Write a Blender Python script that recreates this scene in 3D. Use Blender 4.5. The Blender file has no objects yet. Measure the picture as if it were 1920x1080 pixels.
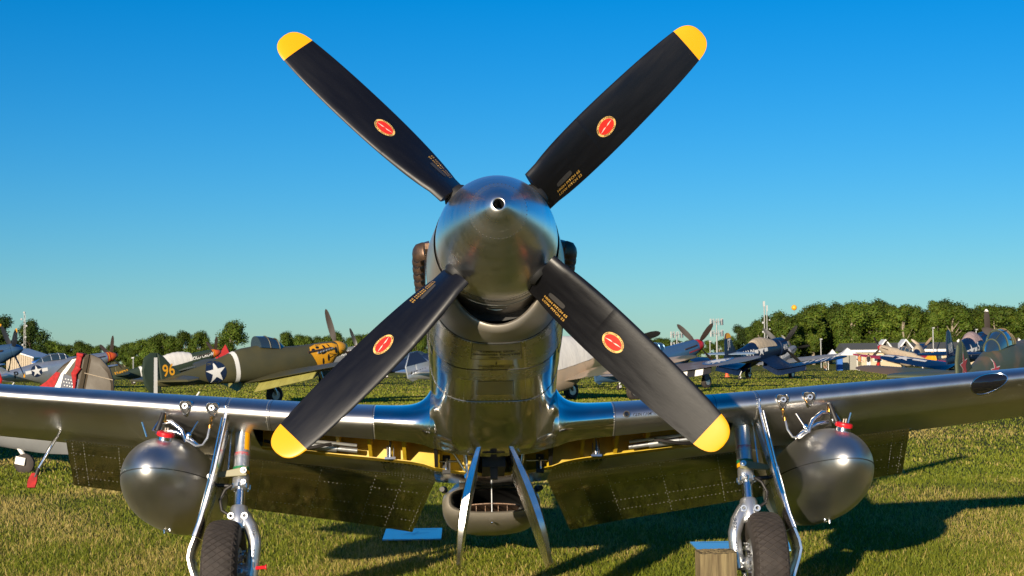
import bpy, bmesh, math, random
import numpy as np
from math import sin, cos, pi, radians, sqrt, atan2
from mathutils import Vector, Matrix, Euler

SC = bpy.context.scene
COL = SC.collection
random.seed(7)
NR = np.random.default_rng(11)

# ------------------------------------------------------------------ camera, sky, sun, exposure
CAM_Y, CAM_Z, FPX = -8.7, 1.73, 2940.0
PITCH, ROLL = radians(2.57), radians(-0.7)
cd = bpy.data.cameras.new('camera'); cam = bpy.data.objects.new('camera', cd); COL.objects.link(cam)
cd.sensor_width = 36.0; cd.lens = 36.0 * FPX / 1920.0
cd.clip_start = 0.1; cd.clip_end = 9000
CAM_M = Matrix.Translation((0, CAM_Y, CAM_Z)) @ Matrix.Rotation(pi / 2 + PITCH, 4, 'X') @ Matrix.Rotation(ROLL, 4, 'Z')
cam.matrix_world = CAM_M
cd.dof.use_dof = True; cd.dof.focus_distance = 9.8; cd.dof.aperture_fstop = 13.0
SC.camera = cam

SUN_EL, SUN_AZ = radians(11.0), radians(20.5)      # sun behind the camera, to its left
SUN_DIR = Vector((-sin(SUN_AZ) * cos(SUN_EL), -cos(SUN_AZ) * cos(SUN_EL), sin(SUN_EL)))
W = bpy.data.worlds.new('World'); SC.world = W; W.use_nodes = True
wn = W.node_tree.nodes; wl = W.node_tree.links
sky = wn.new('ShaderNodeTexSky'); sky.sky_type = 'NISHITA'; sky.sun_disc = False
sky.sun_elevation = SUN_EL; sky.sun_rotation = pi + SUN_AZ
sky.altitude = 0; sky.air_density = 1.08; sky.dust_density = 0.0; sky.ozone_density = 6.0
hsv = wn.new('ShaderNodeHueSaturation'); hsv.inputs['Saturation'].default_value = 1.20
wl.new(sky.outputs[0], hsv.inputs['Color']); wb = wn.new('ShaderNodeMix'); wb.data_type = 'RGBA'; wb.blend_type = 'MULTIPLY'; wb.inputs[0].default_value = 1.0
wb.inputs[7].default_value = (0.80, 0.98, 1.03, 1)             # white balance of the whole sky
wl.new(hsv.outputs[0], wb.inputs[6]); wl.new(wb.outputs[2], wn['Background'].inputs[0])
wn['Background'].inputs[1].default_value = 0.090
sd = bpy.data.lights.new('sun', 'SUN'); sd.energy = 5.0; sd.angle = radians(0.53); sd.color = (1.0, 0.86, 0.66)
sun = bpy.data.objects.new('sun', sd); COL.objects.link(sun)
sun.rotation_euler = (-SUN_DIR).to_track_quat('-Z', 'Y').to_euler()
SC.view_settings.view_transform = 'Standard'; SC.view_settings.look = 'None'
SC.view_settings.exposure = 0.55; SC.view_settings.gamma = 1.0; SC.view_settings.use_curve_mapping = False

def at(px, py, d):
    """world point seen at pixel (px, py) of a 1920x1080 frame, d metres beyond the camera along Y"""
    v = CAM_M.to_3x3() @ Vector(((px - 960) / FPX, (540 - py) / FPX, -1))
    return Vector((0, CAM_Y, CAM_Z)) + v * (d / v.y)

# ------------------------------------------------------------------ materials
def mat(name, base, rough=0.5, metal=0.0, var=0.0, vscale=6.0, bump=0.0, bscale=20.0, base2=None, rvar=0.0, coat=0.0, spec=0.5, stretch=None):
    m = bpy.data.materials.new(name); m.use_nodes = True
    nt = m.node_tree; b = nt.nodes['Principled BSDF']
    b.inputs['Base Color'].default_value = (*base, 1); b.inputs['Roughness'].default_value = rough
    b.inputs['Metallic'].default_value = metal; b.inputs['Specular IOR Level'].default_value = spec
    if coat: b.inputs['Coat Weight'].default_value = coat; b.inputs['Coat Roughness'].default_value = 0.06
    if var or bump or base2 or rvar:
        tc = nt.nodes.new('ShaderNodeTexCoord'); mp = nt.nodes.new('ShaderNodeMapping')
        nt.links.new(tc.outputs['Object'], mp.inputs[0])
        if stretch: mp.inputs['Scale'].default_value = stretch
        nz = nt.nodes.new('ShaderNodeTexNoise'); nz.inputs['Scale'].default_value = vscale
        nz.inputs['Detail'].default_value = 5; nt.links.new(mp.outputs[0], nz.inputs['Vector'])
        if var or base2:
            cr = nt.nodes.new('ShaderNodeValToRGB')
            b2 = base2 or tuple(c * (1 - var) for c in base)
            cr.color_ramp.elements[0].position = 0.35; cr.color_ramp.elements[1].position = 0.65
            cr.color_ramp.elements[0].color = (*b2, 1); cr.color_ramp.elements[1].color = (*base, 1)
            nt.links.new(nz.outputs[0], cr.inputs[0]); nt.links.new(cr.outputs[0], b.inputs['Base Color'])
        if rvar:
            mr = nt.nodes.new('ShaderNodeMapRange'); mr.inputs[1].default_value = 0.3; mr.inputs[2].default_value = 0.7
            mr.inputs[3].default_value = rough; mr.inputs[4].default_value = rough + rvar
            nt.links.new(nz.outputs[0], mr.inputs[0]); nt.links.new(mr.outputs[0], b.inputs['Roughness'])
        if bump:
            n2 = nt.nodes.new('ShaderNodeTexNoise'); n2.inputs['Scale'].default_value = bscale; n2.inputs['Detail'].default_value = 3
            nt.links.new(mp.outputs[0], n2.inputs['Vector'])
            bp = nt.nodes.new('ShaderNodeBump'); bp.inputs['Strength'].default_value = bump; bp.inputs['Distance'].default_value = 0.02
            nt.links.new(n2.outputs[0], bp.inputs['Height']); nt.links.new(bp.outputs[0], b.inputs['Normal'])
    return m

M = {}
M['polish'] = mat('polished_aluminium', (0.86, 0.84, 0.80), 0.09, 1, rvar=0.14, vscale=5, bump=0.045, bscale=5)
M['panel_a'] = mat('panel_aluminium', (0.74, 0.72, 0.67), 0.20, 1, rvar=0.12, vscale=8, bump=0.05, bscale=6)
M['panel_b'] = mat('dull_panel_aluminium', (0.62, 0.60, 0.55), 0.30, 1, rvar=0.12, vscale=11, bump=0.06, bscale=9)
M['spinner'] = mat('spinner_aluminium', (0.92, 0.91, 0.89), 0.27, 1, rvar=0.08, vscale=4, stretch=(1, 7, 1), bump=0.002, bscale=4)
M['satin'] = mat('satin_aluminium', (0.60, 0.585, 0.57), 0.345, 1, rvar=0.05, vscale=7, bump=0.006, bscale=3)
M['brushed'] = mat('brushed_aluminium', (0.55, 0.54, 0.52), 0.32, 1, rvar=0.1, vscale=12)
M['tank'] = mat('tank_aluminium', (0.60, 0.59, 0.57), 0.38, 1, rvar=0.04, vscale=5, bump=0.008, bscale=3)
M['chrome'] = mat('chromed_steel', (0.85, 0.85, 0.86), 0.17, 1)
M['door'] = mat('door_aluminium', (0.74, 0.73, 0.71), 0.20, 1, rvar=.1, vscale=8, bump=.03, bscale=6)
M['silver'] = mat('silver_paint', (0.62, 0.63, 0.64), 0.28, 0.85, rvar=0.08, vscale=20)
M['flap'] = mat('flap_aluminium', (0.84, 0.80, 0.70), 0.10, 1, rvar=0.09, vscale=7, bump=0.06, bscale=7)
M['rivet'] = mat('rivet_metal', (0.80, 0.77, 0.68), 0.35, 0.6)
M['seam'] = mat('seam_gap', (0.03, 0.03, 0.03), 0.6)
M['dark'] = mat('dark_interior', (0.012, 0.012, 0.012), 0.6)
M['black'] = mat('blade_black', (0.005, 0.005, 0.007), 0.33, 0, rvar=0.16, vscale=4, spec=0.42, stretch=(6, 6, 1), bump=.03, bscale=30)
M['band'] = mat('spinner_band', (0.90, 0.88, 0.84), 0.36, 1)
M['patch'] = mat('blade_patch', (0.045, 0.042, 0.04), 0.55)
M['yellow'] = mat('tip_yellow', (0.85, 0.37, 0.002), 0.42)
M['gold'] = mat('gold_print', (0.80, 0.50, 0.16), 0.4)
M['goldlet'] = mat('gold_lettering', (0.60, 0.34, 0.07), 0.45)
M['red'] = mat('red_print', (0.75, 0.03, 0.02), 0.4)
M['whitep'] = mat('white_print', (0.75, 0.65, 0.55), 0.4)
M['ink'] = mat('black_ink', (0.01, 0.01, 0.01), 0.5)
M['zinc'] = mat('yellow_primer', (0.60, 0.40, 0.015), 0.5, var=0.25, vscale=9)
M['rubber'] = mat('tyre_rubber', (0.045, 0.035, 0.030), 0.75, var=0.35, vscale=9, bump=0.1, bscale=60)
M['tread'] = mat('tread_rubber', (0.036, 0.028, 0.024), 0.8, var=0.35, vscale=14)
M['olive'] = mat('khaki_link', (0.20, 0.18, 0.09), 0.5)
M['exhaust'] = mat('burnt_steel', (0.20, 0.12, 0.075), 0.42, 0.7, base2=(0.09, 0.065, 0.055), vscale=14, bump=0.1, bscale=40)
M['redcap'] = mat('red_cap', (0.60, 0.012, 0.02), 0.35)
M['redfab'] = mat('red_fabric', (0.42, 0.012, 0.012), 0.8, var=0.4, vscale=20)
M['green_band'] = mat('green_band', (0.01, 0.16, 0.06), 0.45)
M['hose'] = mat('black_hose', (0.015, 0.013, 0.012), 0.5)
M['orange_brass'] = mat('brass_fitting', (0.75, 0.36, 0.08), 0.25, 1)  # orange brass of the tank pipe joints and collars
M['wood'] = mat('weathered_wood', (0.21, 0.16, 0.075), 0.85, base2=(0.12, 0.085, 0.04), vscale=5, stretch=(9, 9, 0.8), bump=0.5, bscale=9)
M['scoop'] = mat('weathered_aluminium', (0.44, 0.40, 0.34), 0.32, 0.65, rvar=.1, vscale=8)
M['sky_board'] = mat('sky_painted_board', (0.20, 0.42, 0.60), 0.12, 0.0, spec=.8)  # the sky's reflection is put into the blue base colour
M['boarddraw'] = mat('board_drawing', (0.12, 0.30, 0.50), 0.2, 0.0)
M['lens'] = mat('dark_lens', (0.01, 0.01, 0.012), 0.05, 0, coat=1.0)

# ------------------------------------------------------------------ mesh helpers
class MB:
    def __init__(s): s.v = []; s.f = []; s.mi = []
    def add(s, v, f, m=0):
        o = len(s.v); s.v += [tuple(p) for p in v]; s.f += [tuple(i + o for i in q) for q in f]; s.mi += [m] * len(f); return s
    def box(s, c, d, R=None, m=0):
        x, y, z = (k / 2 for k in d)
        vs = [Vector((a * x, b * y, e * z)) for a in (-1, 1) for b in (-1, 1) for e in (-1, 1)]
        if R is not None: vs = [R @ p for p in vs]
        c = Vector(c)
        return s.add([p + c for p in vs], [(0, 1, 3, 2), (4, 6, 7, 5), (0, 4, 5, 1), (2, 3, 7, 6), (0, 2, 6, 4), (1, 5, 7, 3)], m)
    def loft(s, rings, caps=(True, True), m=0, closed=True):
        n = len(rings[0]); o = len(s.v); fs = []
        vs = [p for r in rings for p in r]
        for i in range(len(rings) - 1):
            for j in range(n if closed else n - 1):
                k = (j + 1) % n
                fs.append((i * n + j, i * n + k, (i + 1) * n + k, (i + 1) * n + j))
        if caps[0]: fs.append(tuple(range(n - 1, -1, -1)))
        if caps[1]: fs.append(tuple((len(rings) - 1) * n + j for j in range(n)))
        return s.add(vs, fs, m)
    def tube(s, pts, r, n=10, caps=True, m=0, flat=1.0):
        pts = [Vector(p) for p in pts]; rr = r if isinstance(r, (list, tuple)) else [r] * len(pts)
        rings = []; up = Vector((0, 0, 1))
        for i, p in enumerate(pts):
            t = (pts[min(i + 1, len(pts) - 1)] - pts[max(i - 1, 0)]).normalized()
            if i == 0:
                up = Vector((0, 0, 1)) if abs(t.z) < 0.9 else Vector((0, 1, 0))
            a = (up - t * up.dot(t)).normalized(); b = t.cross(a); up = a
            rings.append([p + a * (cos(2 * pi * k / n) * rr[i]) + b * (sin(2 * pi * k / n) * rr[i] * flat) for k in range(n)])
        return s.loft(rings, (caps, caps), m)
    def lathe(s, prof, n=32, axis='Y', c=(0, 0, 0), m=0, caps=(True, True), R=None):
        """prof: (position along axis, radius)"""
        rings = []; c = Vector(c)
        for a, r in prof:
            ring = []
            for k in range(n):
                u, w = cos(2 * pi * k / n) * r, sin(2 * pi * k / n) * r
                p = Vector((u, a, w)) if axis == 'Y' else Vector((u, w, a)) if axis == 'Z' else Vector((a, u, w))
                ring.append((R @ p if R is not None else p) + c)
            rings.append(ring)
        return s.loft(rings, caps, m)
    def build(s, name, mats, parent=None, smooth=True, loc=None, ang=38, bevel=0):
        me = bpy.data.meshes.new(name); me.from_pydata(s.v, [], s.f)
        mats = mats if isinstance(mats, (list, tuple)) else [mats]
        for m in mats: me.materials.append(m)
        if len(mats) > 1: me.polygons.foreach_set('material_index', s.mi)
        bm = bmesh.new(); bm.from_mesh(me); bmesh.ops.recalc_face_normals(bm, faces=bm.faces); bm.to_mesh(me); bm.free()
        if smooth:
            me.polygons.foreach_set('use_smooth', [True] * len(me.polygons)); me.set_sharp_from_angle(angle=radians(ang))
        me.update()
        o = bpy.data.objects.new(name, me); COL.objects.link(o)
        if parent is not None: o.parent = parent
        if loc is not None: o.location = loc
        if bevel:
            b = o.modifiers.new('bevel', 'BEVEL'); b.width = bevel; b.segments = 2; b.limit_method = 'ANGLE'
        return o

def empty(name, M4, label, cat, group=None):
    o = bpy.data.objects.new(name, None); COL.objects.link(o); o.matrix_world = M4; o.empty_display_size = 0.3
    return tag(o, label, cat, group)
def tag(o, label, cat, group=None):
    o['label'] = label; o['category'] = cat
    if group: o['group'] = group
    return o
def kind(o, k): o['kind'] = k; return o

def pchip(xs, ys):
    xs = np.array(xs, float); ys = np.array(ys, float); h = np.diff(xs); d = np.diff(ys) / h
    m = np.zeros_like(ys); m[0] = d[0]; m[-1] = d[-1]
    for i in range(1, len(xs) - 1):
        if d[i - 1] * d[i] > 0:
            w1 = 2 * h[i] + h[i - 1]; w2 = h[i] + 2 * h[i - 1]
            m[i] = (w1 + w2) / (w1 / d[i - 1] + w2 / d[i])
    def f(x):
        x = min(max(x, xs[0]), xs[-1]); i = int(min(np.searchsorted(xs, x, 'right') - 1, len(xs) - 2)); i = max(i, 0)
        t = (x - xs[i]) / h[i]; t2, t3 = t * t, t * t * t
        return float((2 * t3 - 3 * t2 + 1) * ys[i] + (t3 - 2 * t2 + t) * h[i] * m[i] + (-2 * t3 + 3 * t2) * ys[i + 1] + (t3 - t2) * h[i] * m[i + 1])
    return f
def sstep(a, b, x):
    t = min(max((x - a) / (b - a), 0), 1); return t * t * (3 - 2 * t)
def lerp(a, b, t): return a + (b - a) * t

# flat shapes (2D) for painted marks
_txt = {}
def text2d(s, size=1.0, bold=0.0, sx=1.0):
    key = (s, bold)
    if key not in _txt:
        cu = bpy.data.curves.new('t', 'FONT'); cu.body = s; cu.size = 1.0; cu.offset = bold
        cu.align_x = 'CENTER'; cu.align_y = 'CENTER'; cu.resolution_u = 3
        ob = bpy.data.objects.new('t', cu); COL.objects.link(ob)
        dg = bpy.context.evaluated_depsgraph_get(); me = bpy.data.meshes.new_from_object(ob.evaluated_get(dg))
        _txt[key] = ([(v.co.x, v.co.y) for v in me.vertices], [tuple(p.vertices) for p in me.polygons])
        bpy.data.objects.remove(ob); bpy.data.curves.remove(cu); bpy.data.meshes.remove(me)
    v, f = _txt[key]
    return [(x * size * sx, y * size) for x, y in v], f
def poly2d(pts): return list(pts), [tuple(range(len(pts)))]
def ell2d(a, b, n=28, c=(0, 0)): return poly2d([(c[0] + a * cos(2 * pi * k / n), c[1] + b * sin(2 * pi * k / n)) for k in range(n)])
def star2d(r, rot=0.0):
    p = []
    for k in range(10):
        a = pi / 2 + rot + k * pi / 5; q = r if k % 2 == 0 else r * 0.382
        p.append((q * cos(a), q * sin(a)))
    return [(0, 0)] + p, [(0, 1 + k, 1 + (k + 1) % 10) for k in range(10)]
def rect2d(x0, y0, x1, y1): return [(x0, y0), (x1, y0), (x1, y1), (x0, y1)], [(0, 1, 2, 3)]
def move2d(sh, dx=0, dy=0, rot=0.0, sx=1, sy=1):
    v, f = sh; c, s = cos(rot), sin(rot)
    return [(x * sx * c - y * sy * s + dx, x * sx * s + y * sy * c + dy) for x, y in v], f
def join2d(*shs):
    V, F = [], []
    for v, f in shs:
        o = len(V); V += v; F += [tuple(i + o for i in q) for q in f]
    return V, F
def decal(name, sh, fn, m, parent, maxlen=0.1, loc=None):
    """lay a flat shape onto a surface: fn(u, v) -> point just above that surface"""
    bm = bmesh.new(); vs = [bm.verts.new((x, y, 0)) for x, y in sh[0]]
    for q in sh[1]:
        try: bm.faces.new([vs[i] for i in q])
        except ValueError: pass
    bmesh.ops.triangulate(bm, faces=bm.faces)
    for _ in range(6):
        es = [e for e in bm.edges if e.calc_length() > maxlen]
        if not es: break
        bmesh.ops.subdivide_edges(bm, edges=es, cuts=1); bmesh.ops.triangulate(bm, faces=bm.faces)
    for v in bm.verts: v.co = fn(v.co.x, v.co.y)
    me = bpy.data.meshes.new(name); bm.to_mesh(me); bm.free(); me.materials.append(m)
    me.polygons.foreach_set('use_smooth', [True] * len(me.polygons))
    o = bpy.data.objects.new(name, me); COL.objects.link(o)
    if parent is not None: o.parent = parent
    if loc is not None: o.location = loc
    return o
def copy_tree(o, parent):
    c = o.copy(); COL.objects.link(c); c.parent = parent
    for ch in list(o.children): copy_tree(ch, c)
    return c
# ================================================================== THE SILVER FIGHTER (foreground)
TH = radians(12.0); YAW = radians(1.6)
HR = Euler((-TH, 0, YAW), 'XYZ').to_matrix()
OFF = Vector((0, -2.22, 1.995))                       # propeller hub seen from the wheels' contact point
HUB_W = Vector((-0.080, 0.0, 2.42))
HERO_M = Matrix.Translation(HUB_W - HR @ OFF) @ HR.to_4x4()
hero = empty('fighter_plane', HERO_M, 'polished silver propeller fighter facing the camera with black yellow-tipped blades', 'airplane')
def part(mb, name, mats, parent=None, **k):            # parts of the fighter are modelled round the propeller hub
    return mb.build(name, mats, parent or hero, loc=OFF if parent is None else None, **k)

# ---- fuselage
_fy = [0.17, 0.62, 1.0, 1.5, 2.0, 2.6, 3.2, 4.5, 6.0, 7.5, 8.8, 9.2]
f_w = pchip(_fy, [.357, .412, .428, .434, .435, .437, .436, .42, .34, .22, .09, .05])
f_t = pchip(_fy, [.357, .385, .410, .430, .455, .490, .52, .62, .46, .34, .27, .24])
f_b = pchip([0.17, 0.62, 1.0, 1.55, 1.85, 2.12, 2.26, 2.34, 2.40, 3.0, 3.3, 4.5, 6.0, 7.5, 8.8, 9.2], [.357, .510, .555, .625, .72, .868, .885, .80, .55, .55, .80, .80, .66, .42, .12, .02])
f_n = pchip(_fy, [2.0, 2.7, 3.6, 4.0, 4.0, 3.8, 3.2, 2.8, 2.5, 2.2, 2.0, 2.0])
def fus_R(y, a):                                       # a: 0 = top, pi = bottom
    s, c = abs(sin(a)), cos(a); h, n = (f_t(y), 2.05) if c > 0 else (f_b(y), f_n(y))
    return ((s / f_w(y)) ** n + (abs(c) / h) ** n) ** (-1 / n)
def fus(y, a, off=0.0):
    r = fus_R(y, a) + off
    return Vector((r * sin(a), y, r * cos(a)))
NA = 96
AN = [2 * pi * k / NA for k in range(NA)]
ys = list(np.linspace(0.55, 2.2, 40)) + list(np.linspace(2.23, 2.45, 10)) + list(np.linspace(2.5, 3.4, 12)) + list(np.linspace(3.6, 9.2, 24))
mb = MB().loft([[fus(y, a) for a in AN] for y in ys], (False, True))
fuselage = part(mb, 'fuselage', M['polish'])
# chin intake: lip and duct below the spinner
def lipb(a): return 1 - sstep(radians(30), radians(62), abs(a - pi))
def lip_R(a):
    b = 1 - sstep(radians(0), radians(50), abs(a - pi))
    return 0.357 + 0.092 * b ** 0.8
rings = []
for (dr, dy) in ((-.03, .5), (-.022, .10), (-.012, .03), (-.004, .008), (.004, .0), (.014, .002), (.026, .012), (.036, .028)):
    rings.append([(Vector((sin(a), 0, cos(a))) * (lip_R(a) + dr * lipb(a)) + Vector((0, .17 + .12 * lipb(a) + dy * (0.3 + .7 * lipb(a)), 0))) for a in AN])
for s in (.12, .25, .4, .55, .7, .85, 1.0):
    ring = []
    for a in AN:
        y0 = .17 + .12 * lipb(a) + .028 * (0.3 + .7 * lipb(a)); r0 = lip_R(a) + .036 * lipb(a)
        e = lerp(s, 1 - (1 - s) ** 1.9, lipb(a))
        ring.append(Vector((sin(a), 0, cos(a))) * lerp(r0, fus_R(.55, a), e) + Vector((0, lerp(y0, .55, s), 0)))
    rings.append(ring)
part(MB().loft(rings, (False, False)), 'chin_intake', M['scoop'])
part(MB().lathe([(.172, .20), (.172, .345), (.20, .350), (.55, .335), (.55, .05)], 64), 'nose_ring', M['brushed'])
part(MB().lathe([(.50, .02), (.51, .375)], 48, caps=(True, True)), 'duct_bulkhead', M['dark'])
# small oval inspection cover on the nose ring
def nring(u, v, off=.003): return Vector((sin(u / .345) * (.349 + off), .20 + v, -cos(u / .345) * (.349 + off)))

# ---- spinner
def spin_r(y):
    s = (y + .565) / .725; s = min(max(s, 0), 1); return .030 + .316 * (1 - (1 - s) ** 2) ** .86
def spin_y(r): return min(np.linspace(-.56, .15, 1400), key=lambda y: abs(spin_r(y) - r))
def spin_pt(y, a, off=0): r = spin_r(y) + off; return Vector((r * sin(a), y, r * cos(a)))
prof = [(-.43, .028), (-.50, .0278), (-.552, .0275), (-.5585, .030), (-.5600, .0335)]
prof += [(y, spin_r(y)) for y in np.concatenate([np.linspace(-.558, -.40, 20), np.linspace(-.39, .155, 40)])]
prof = [p for i, p in enumerate(prof) if i < 5 or p[1] > .0355] + [(.160, .341), (.160, .10)]
spinner = part(MB().lathe(prof, 96), 'spinner', M['spinner'])
part(MB().lathe([(-.40, .001), (-.44, .026), (-.553, .027)], 24, caps=(True, False)), 'nose_hole', M['dark'], parent=spinner)
bandp = [(y, spin_r(y) + .0005) for y in np.linspace(spin_y(.124), spin_y(.156), 8)]
MB().lathe(bandp, 96, caps=(False, False)).build('spinner_band', M['band'], spinner)
def dots(name, pts, m, parent, r=.004, h=.0016, loc=None):
    mb = MB()
    for p, n in pts:
        n = n.normalized(); t = n.cross(Vector((.3, .5, .81))).normalized(); b = n.cross(t)
        ring = [p + (t * cos(k * pi / 3) + b * sin(k * pi / 3)) * r for k in range(6)]
        mb.add(ring + [p + n * h], [(k, (k + 1) % 6, 6) for k in range(6)])
    o = mb.build(name, m, parent, loc=loc, ang=80); o['kind'] = 'stuff'; return o
pts = []
for k in range(44):
    a = 2 * pi * k / 44; pts.append((spin_pt(spin_y(.151), a, .001), spin_pt(spin_y(.151), a) + Vector((0, -.15, 0))))
for k in range(120):
    a = 2 * pi * k / 120; p = spin_pt(.138, a, .0004); pts.append((p, Vector((p.x, 0, p.z))))
dots('screw_row', pts, M['seam'], spinner, .0032, .0006)
for yy in (.118,):
    MB().lathe([(yy - .0016, spin_r(yy) - .002), (yy - .001, spin_r(yy) + .0009), (yy + .001, spin_r(yy) + .0009), (yy + .0016, spin_r(yy) - .002)], 96, caps=(False, False)).build('panel_seam', M['seam'], spinner)

# ---- propeller blades
RT = 1.70
ch_f = pchip([.33, .50, .76, 1.1, 1.35, 1.55, 1.62, 1.66, 1.685, 1.697, 1.70], [.300, .312, .305, .285, .262, .230, .208, .172, .120, .060, .004])
th_f = pchip([.33, .5, .77, 1.1, 1.7], [.062, .058, .040, .027, .012])
def beta(r): return min(radians(49), math.atan(.475 / r))
def blade_pt(r, x, side, off=0.0):
    """r: radius; x: -0.5 (trailing) .. 0.5 (leading); side +1 front, -1 back"""
    b = beta(r); c = ch_f(r); e = Vector((-cos(b), -sin(b), 0)); n = Vector((sin(b), -cos(b), 0))
    u = 0.5 - x; t = 5 * (.2969 * sqrt(max(u, 0)) - .126 * u - .3516 * u * u + .2843 * u ** 3 - .1036 * u ** 4)
    hh = th_f(r) * t * min(1, c / .2)
    h = hh * 1.25 if side > 0 else -hh * .6
    if r < .775: h *= 1.07
    return Vector((0, 0, r)) + e * ((x + .04) * c) + n * (h + off)
XS = [0.5 - (1 - cos(pi * k / 14)) / 2 for k in range(15)]
def blade_ring(r): return [blade_pt(r, x, 1) for x in XS] + [blade_pt(r, x, -1) for x in reversed(XS[1:-1])]
rs1 = [.333, .345] + list(np.linspace(.38, .768, 12)) + [.7695, .775] + list(np.linspace(.80, 1.575, 22))
rs2 = [1.575, 1.60, 1.62, 1.64, 1.655, 1.668, 1.678, 1.686, 1.692, 1.696, 1.699, 1.70]
def make_blade():
    b = part(MB().loft([blade_ring(r) for r in rs1], (True, False)), 'propeller_blade', M['black'])
    MB().loft([blade_ring(r) for r in rs2], (False, True)).build('blade_tip', M['yellow'], b)
    MB().lathe([(.20, .075), (.33, .075), (.35, .060)], 20, axis='Z').build('blade_root', M['dark'], b)
    def S(r0, v0, off):
        def f(u, v):
            r = r0 + u; x = (v0 + v) / ch_f(r); return blade_pt(r, min(max(x, -.47), .47), 1, off)
        return f
    E0, V0 = .885, -.005
    decal('emblem', ell2d(.068, .050, 36), S(E0, V0, .0010), M['gold'], b, .025)
    em = [o for o in b.children if o.name.startswith('emblem')][0]
    decal('emblem_field', ell2d(.056, .038, 32), S(E0, V0, .0018), M['red'], em, .025)
    sl = []
    for sgn in (1, -1):
        sl.append(poly2d([(sgn * .001, 0), (sgn * .018, .0052), (sgn * .054, sgn * .003), (sgn * .018, -.0020)]))
    decal('emblem_motif', move2d(join2d(*sl), rot=.12), S(E0, V0, .0025), M['whitep'], em, .03)
    ring = []
    word, word2 = 'HAMILTON STANDARD', 'PROPELLERS'
    for i, ch in enumerate(word):
        a = radians(172 - i * 164 / 16)
        if ch != ' ': ring.append(move2d(text2d(ch, .0125, .02), .062 * cos(a), .0440 * sin(a), atan2(.062 * sin(a), .044 * cos(a)) - pi / 2))
    for i, ch in enumerate(word2):
        a = radians(228 + i * 84 / 9)
        ring.append(move2d(text2d(ch, .0125, .02), .062 * cos(a), .0440 * sin(a), atan2(.062 * sin(a), .044 * cos(a)) + pi / 2))
    decal('emblem_lettering', join2d(*ring), S(E0, V0, .0025), M['ink'], em, .03)
    decal('pitch_lettering', join2d(move2d(text2d('HIGH PITCH 65', .024, .014, 1.08), 0, .015), move2d(text2d('LOW PITCH 23', .024, .014, 1.08), 0, -.015)), S(.515, -.098, .0018), M['goldlet'], b, .02)
    pr = []
    for k in range(24):
        a = 2 * pi * k / 24; pr.append((.058 * abs(cos(a)) ** .5 * (1 if cos(a) > 0 else -1), .017 * abs(sin(a)) ** .5 * (1 if sin(a) > 0 else -1)))
    decal('grey_patch', poly2d(pr), S(.50, -.045, .0015), M['patch'], b, .03)
    return b
blade0 = make_blade()
for k in range(4):
    b = blade0 if k == 0 else copy_tree(blade0, hero)
    b.rotation_euler = (0, radians(45 + 90 * k), 0); b.location = OFF

# ---- exhaust stubs
def make_stub():
    mb = MB(); rings = []
    for t, (x, y, hw, hh) in enumerate(((.0, 0, .05, .042), (.035, .012, .052, .046), (.060, .045, .050, .047), (.072, .085, .046, .045))):
        rings.append([Vector((x + (-.022 if False else 0) + cos(a) * hw * .55, y + cos(a) * -hw * .5 * 0, 0)) + Vector((0, cos(a) * hw * -.35, sin(a) * hh)) for a in [2 * pi * q / 12 for q in range(12)]])
    mb.loft(rings, (False, False))
    return mb
stub0 = None
for s in (-1, 1):
    for k in range(6):
        y = .72 + k * .185
        if stub0 is None: stub0 = make_stub().build('exhaust_stub', M['exhaust'], hero); o = stub0
        else: o = stub0.copy(); COL.objects.link(o); o.parent = hero
        o.location = OFF + Vector((s * (f_w(y) - .014), y, .115 + .005 * k)); o.scale = (s, 1, 1.25 if k == 0 else 1)
    mb = MB()
    mb.loft([[Vector((s * (f_w(y) + dx), y, .115 + dz * e)) for dx, dz in ((-.02, -.062), (.006, -.055), (.007, .055), (-.02, .064))] for y, e in ((.62, .3), (.68, .8), (.8, 1), (1.2, 1), (1.7, 1), (1.85, .5))], (True, True))
    part(mb, 'exhaust_shroud', M['exhaust'])

# ---- cowling details: seams, perforated cooling panels, placard
def seam(name, pts, parent=None, r=.0018, m='seam'):
    mb = MB()
    for pl in pts: mb.tube(pl, r, 5, False)
    o = part(mb, name, M[m]) if parent is None else mb.build(name, M[m], parent)
    return o
def frow(y, a0, a1, n, off=.0006): return [fus(y, radians(a), off) for a in np.linspace(a0, a1, n)]
def fcol(y0, y1, a, n=14, off=.0006): return [fus(y, radians(a), off) for y in np.linspace(y0, y1, n)]
seam('panel_seam', [frow(.555, 95, 265, 60), frow(1.62, 70, 290, 60), frow(1.02, 120, 240, 40), fcol(.555, 1.62, 128), fcol(.555, 1.62, 232), fcol(.63, 2.1, 80), fcol(.63, 2.1, 280),
     fcol(.58, .82, 164), fcol(.58, .82, 196), frow(.82, 164, 196, 12), fcol(1.25, 1.52, 169), fcol(1.25, 1.52, 191), frow(1.25, 169, 191, 8)])
seam('bright_seam_edge', [frow(1.628, 100, 260, 60, .0014), frow(.562, 120, 240, 60, .0012)], r=.0013, m='chrome')
pts = []
for y, a0, a1, n in ((.58, 140, 220, 40), (1.60, 110, 250, 60), (1.65, 110, 250, 60), (.805, 165, 195, 4), (.61, 166, 194, 12), (.635, 166.5, 193.5, 11)):
    for a in np.linspace(a0, a1, n):
        p = fus(y, radians(a)); pts.append((p, Vector((p.x, -.1, p.z))))
for a in (162, 198, 131, 229, 125, 235):
    for y in np.linspace(.66, 1.58, 22):
        p = fus(y, radians(a)); pts.append((p, Vector((p.x, -.1, p.z))))
dots('rivet_row', pts, M['rivet'], hero, .0036, .0016, OFF)
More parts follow.
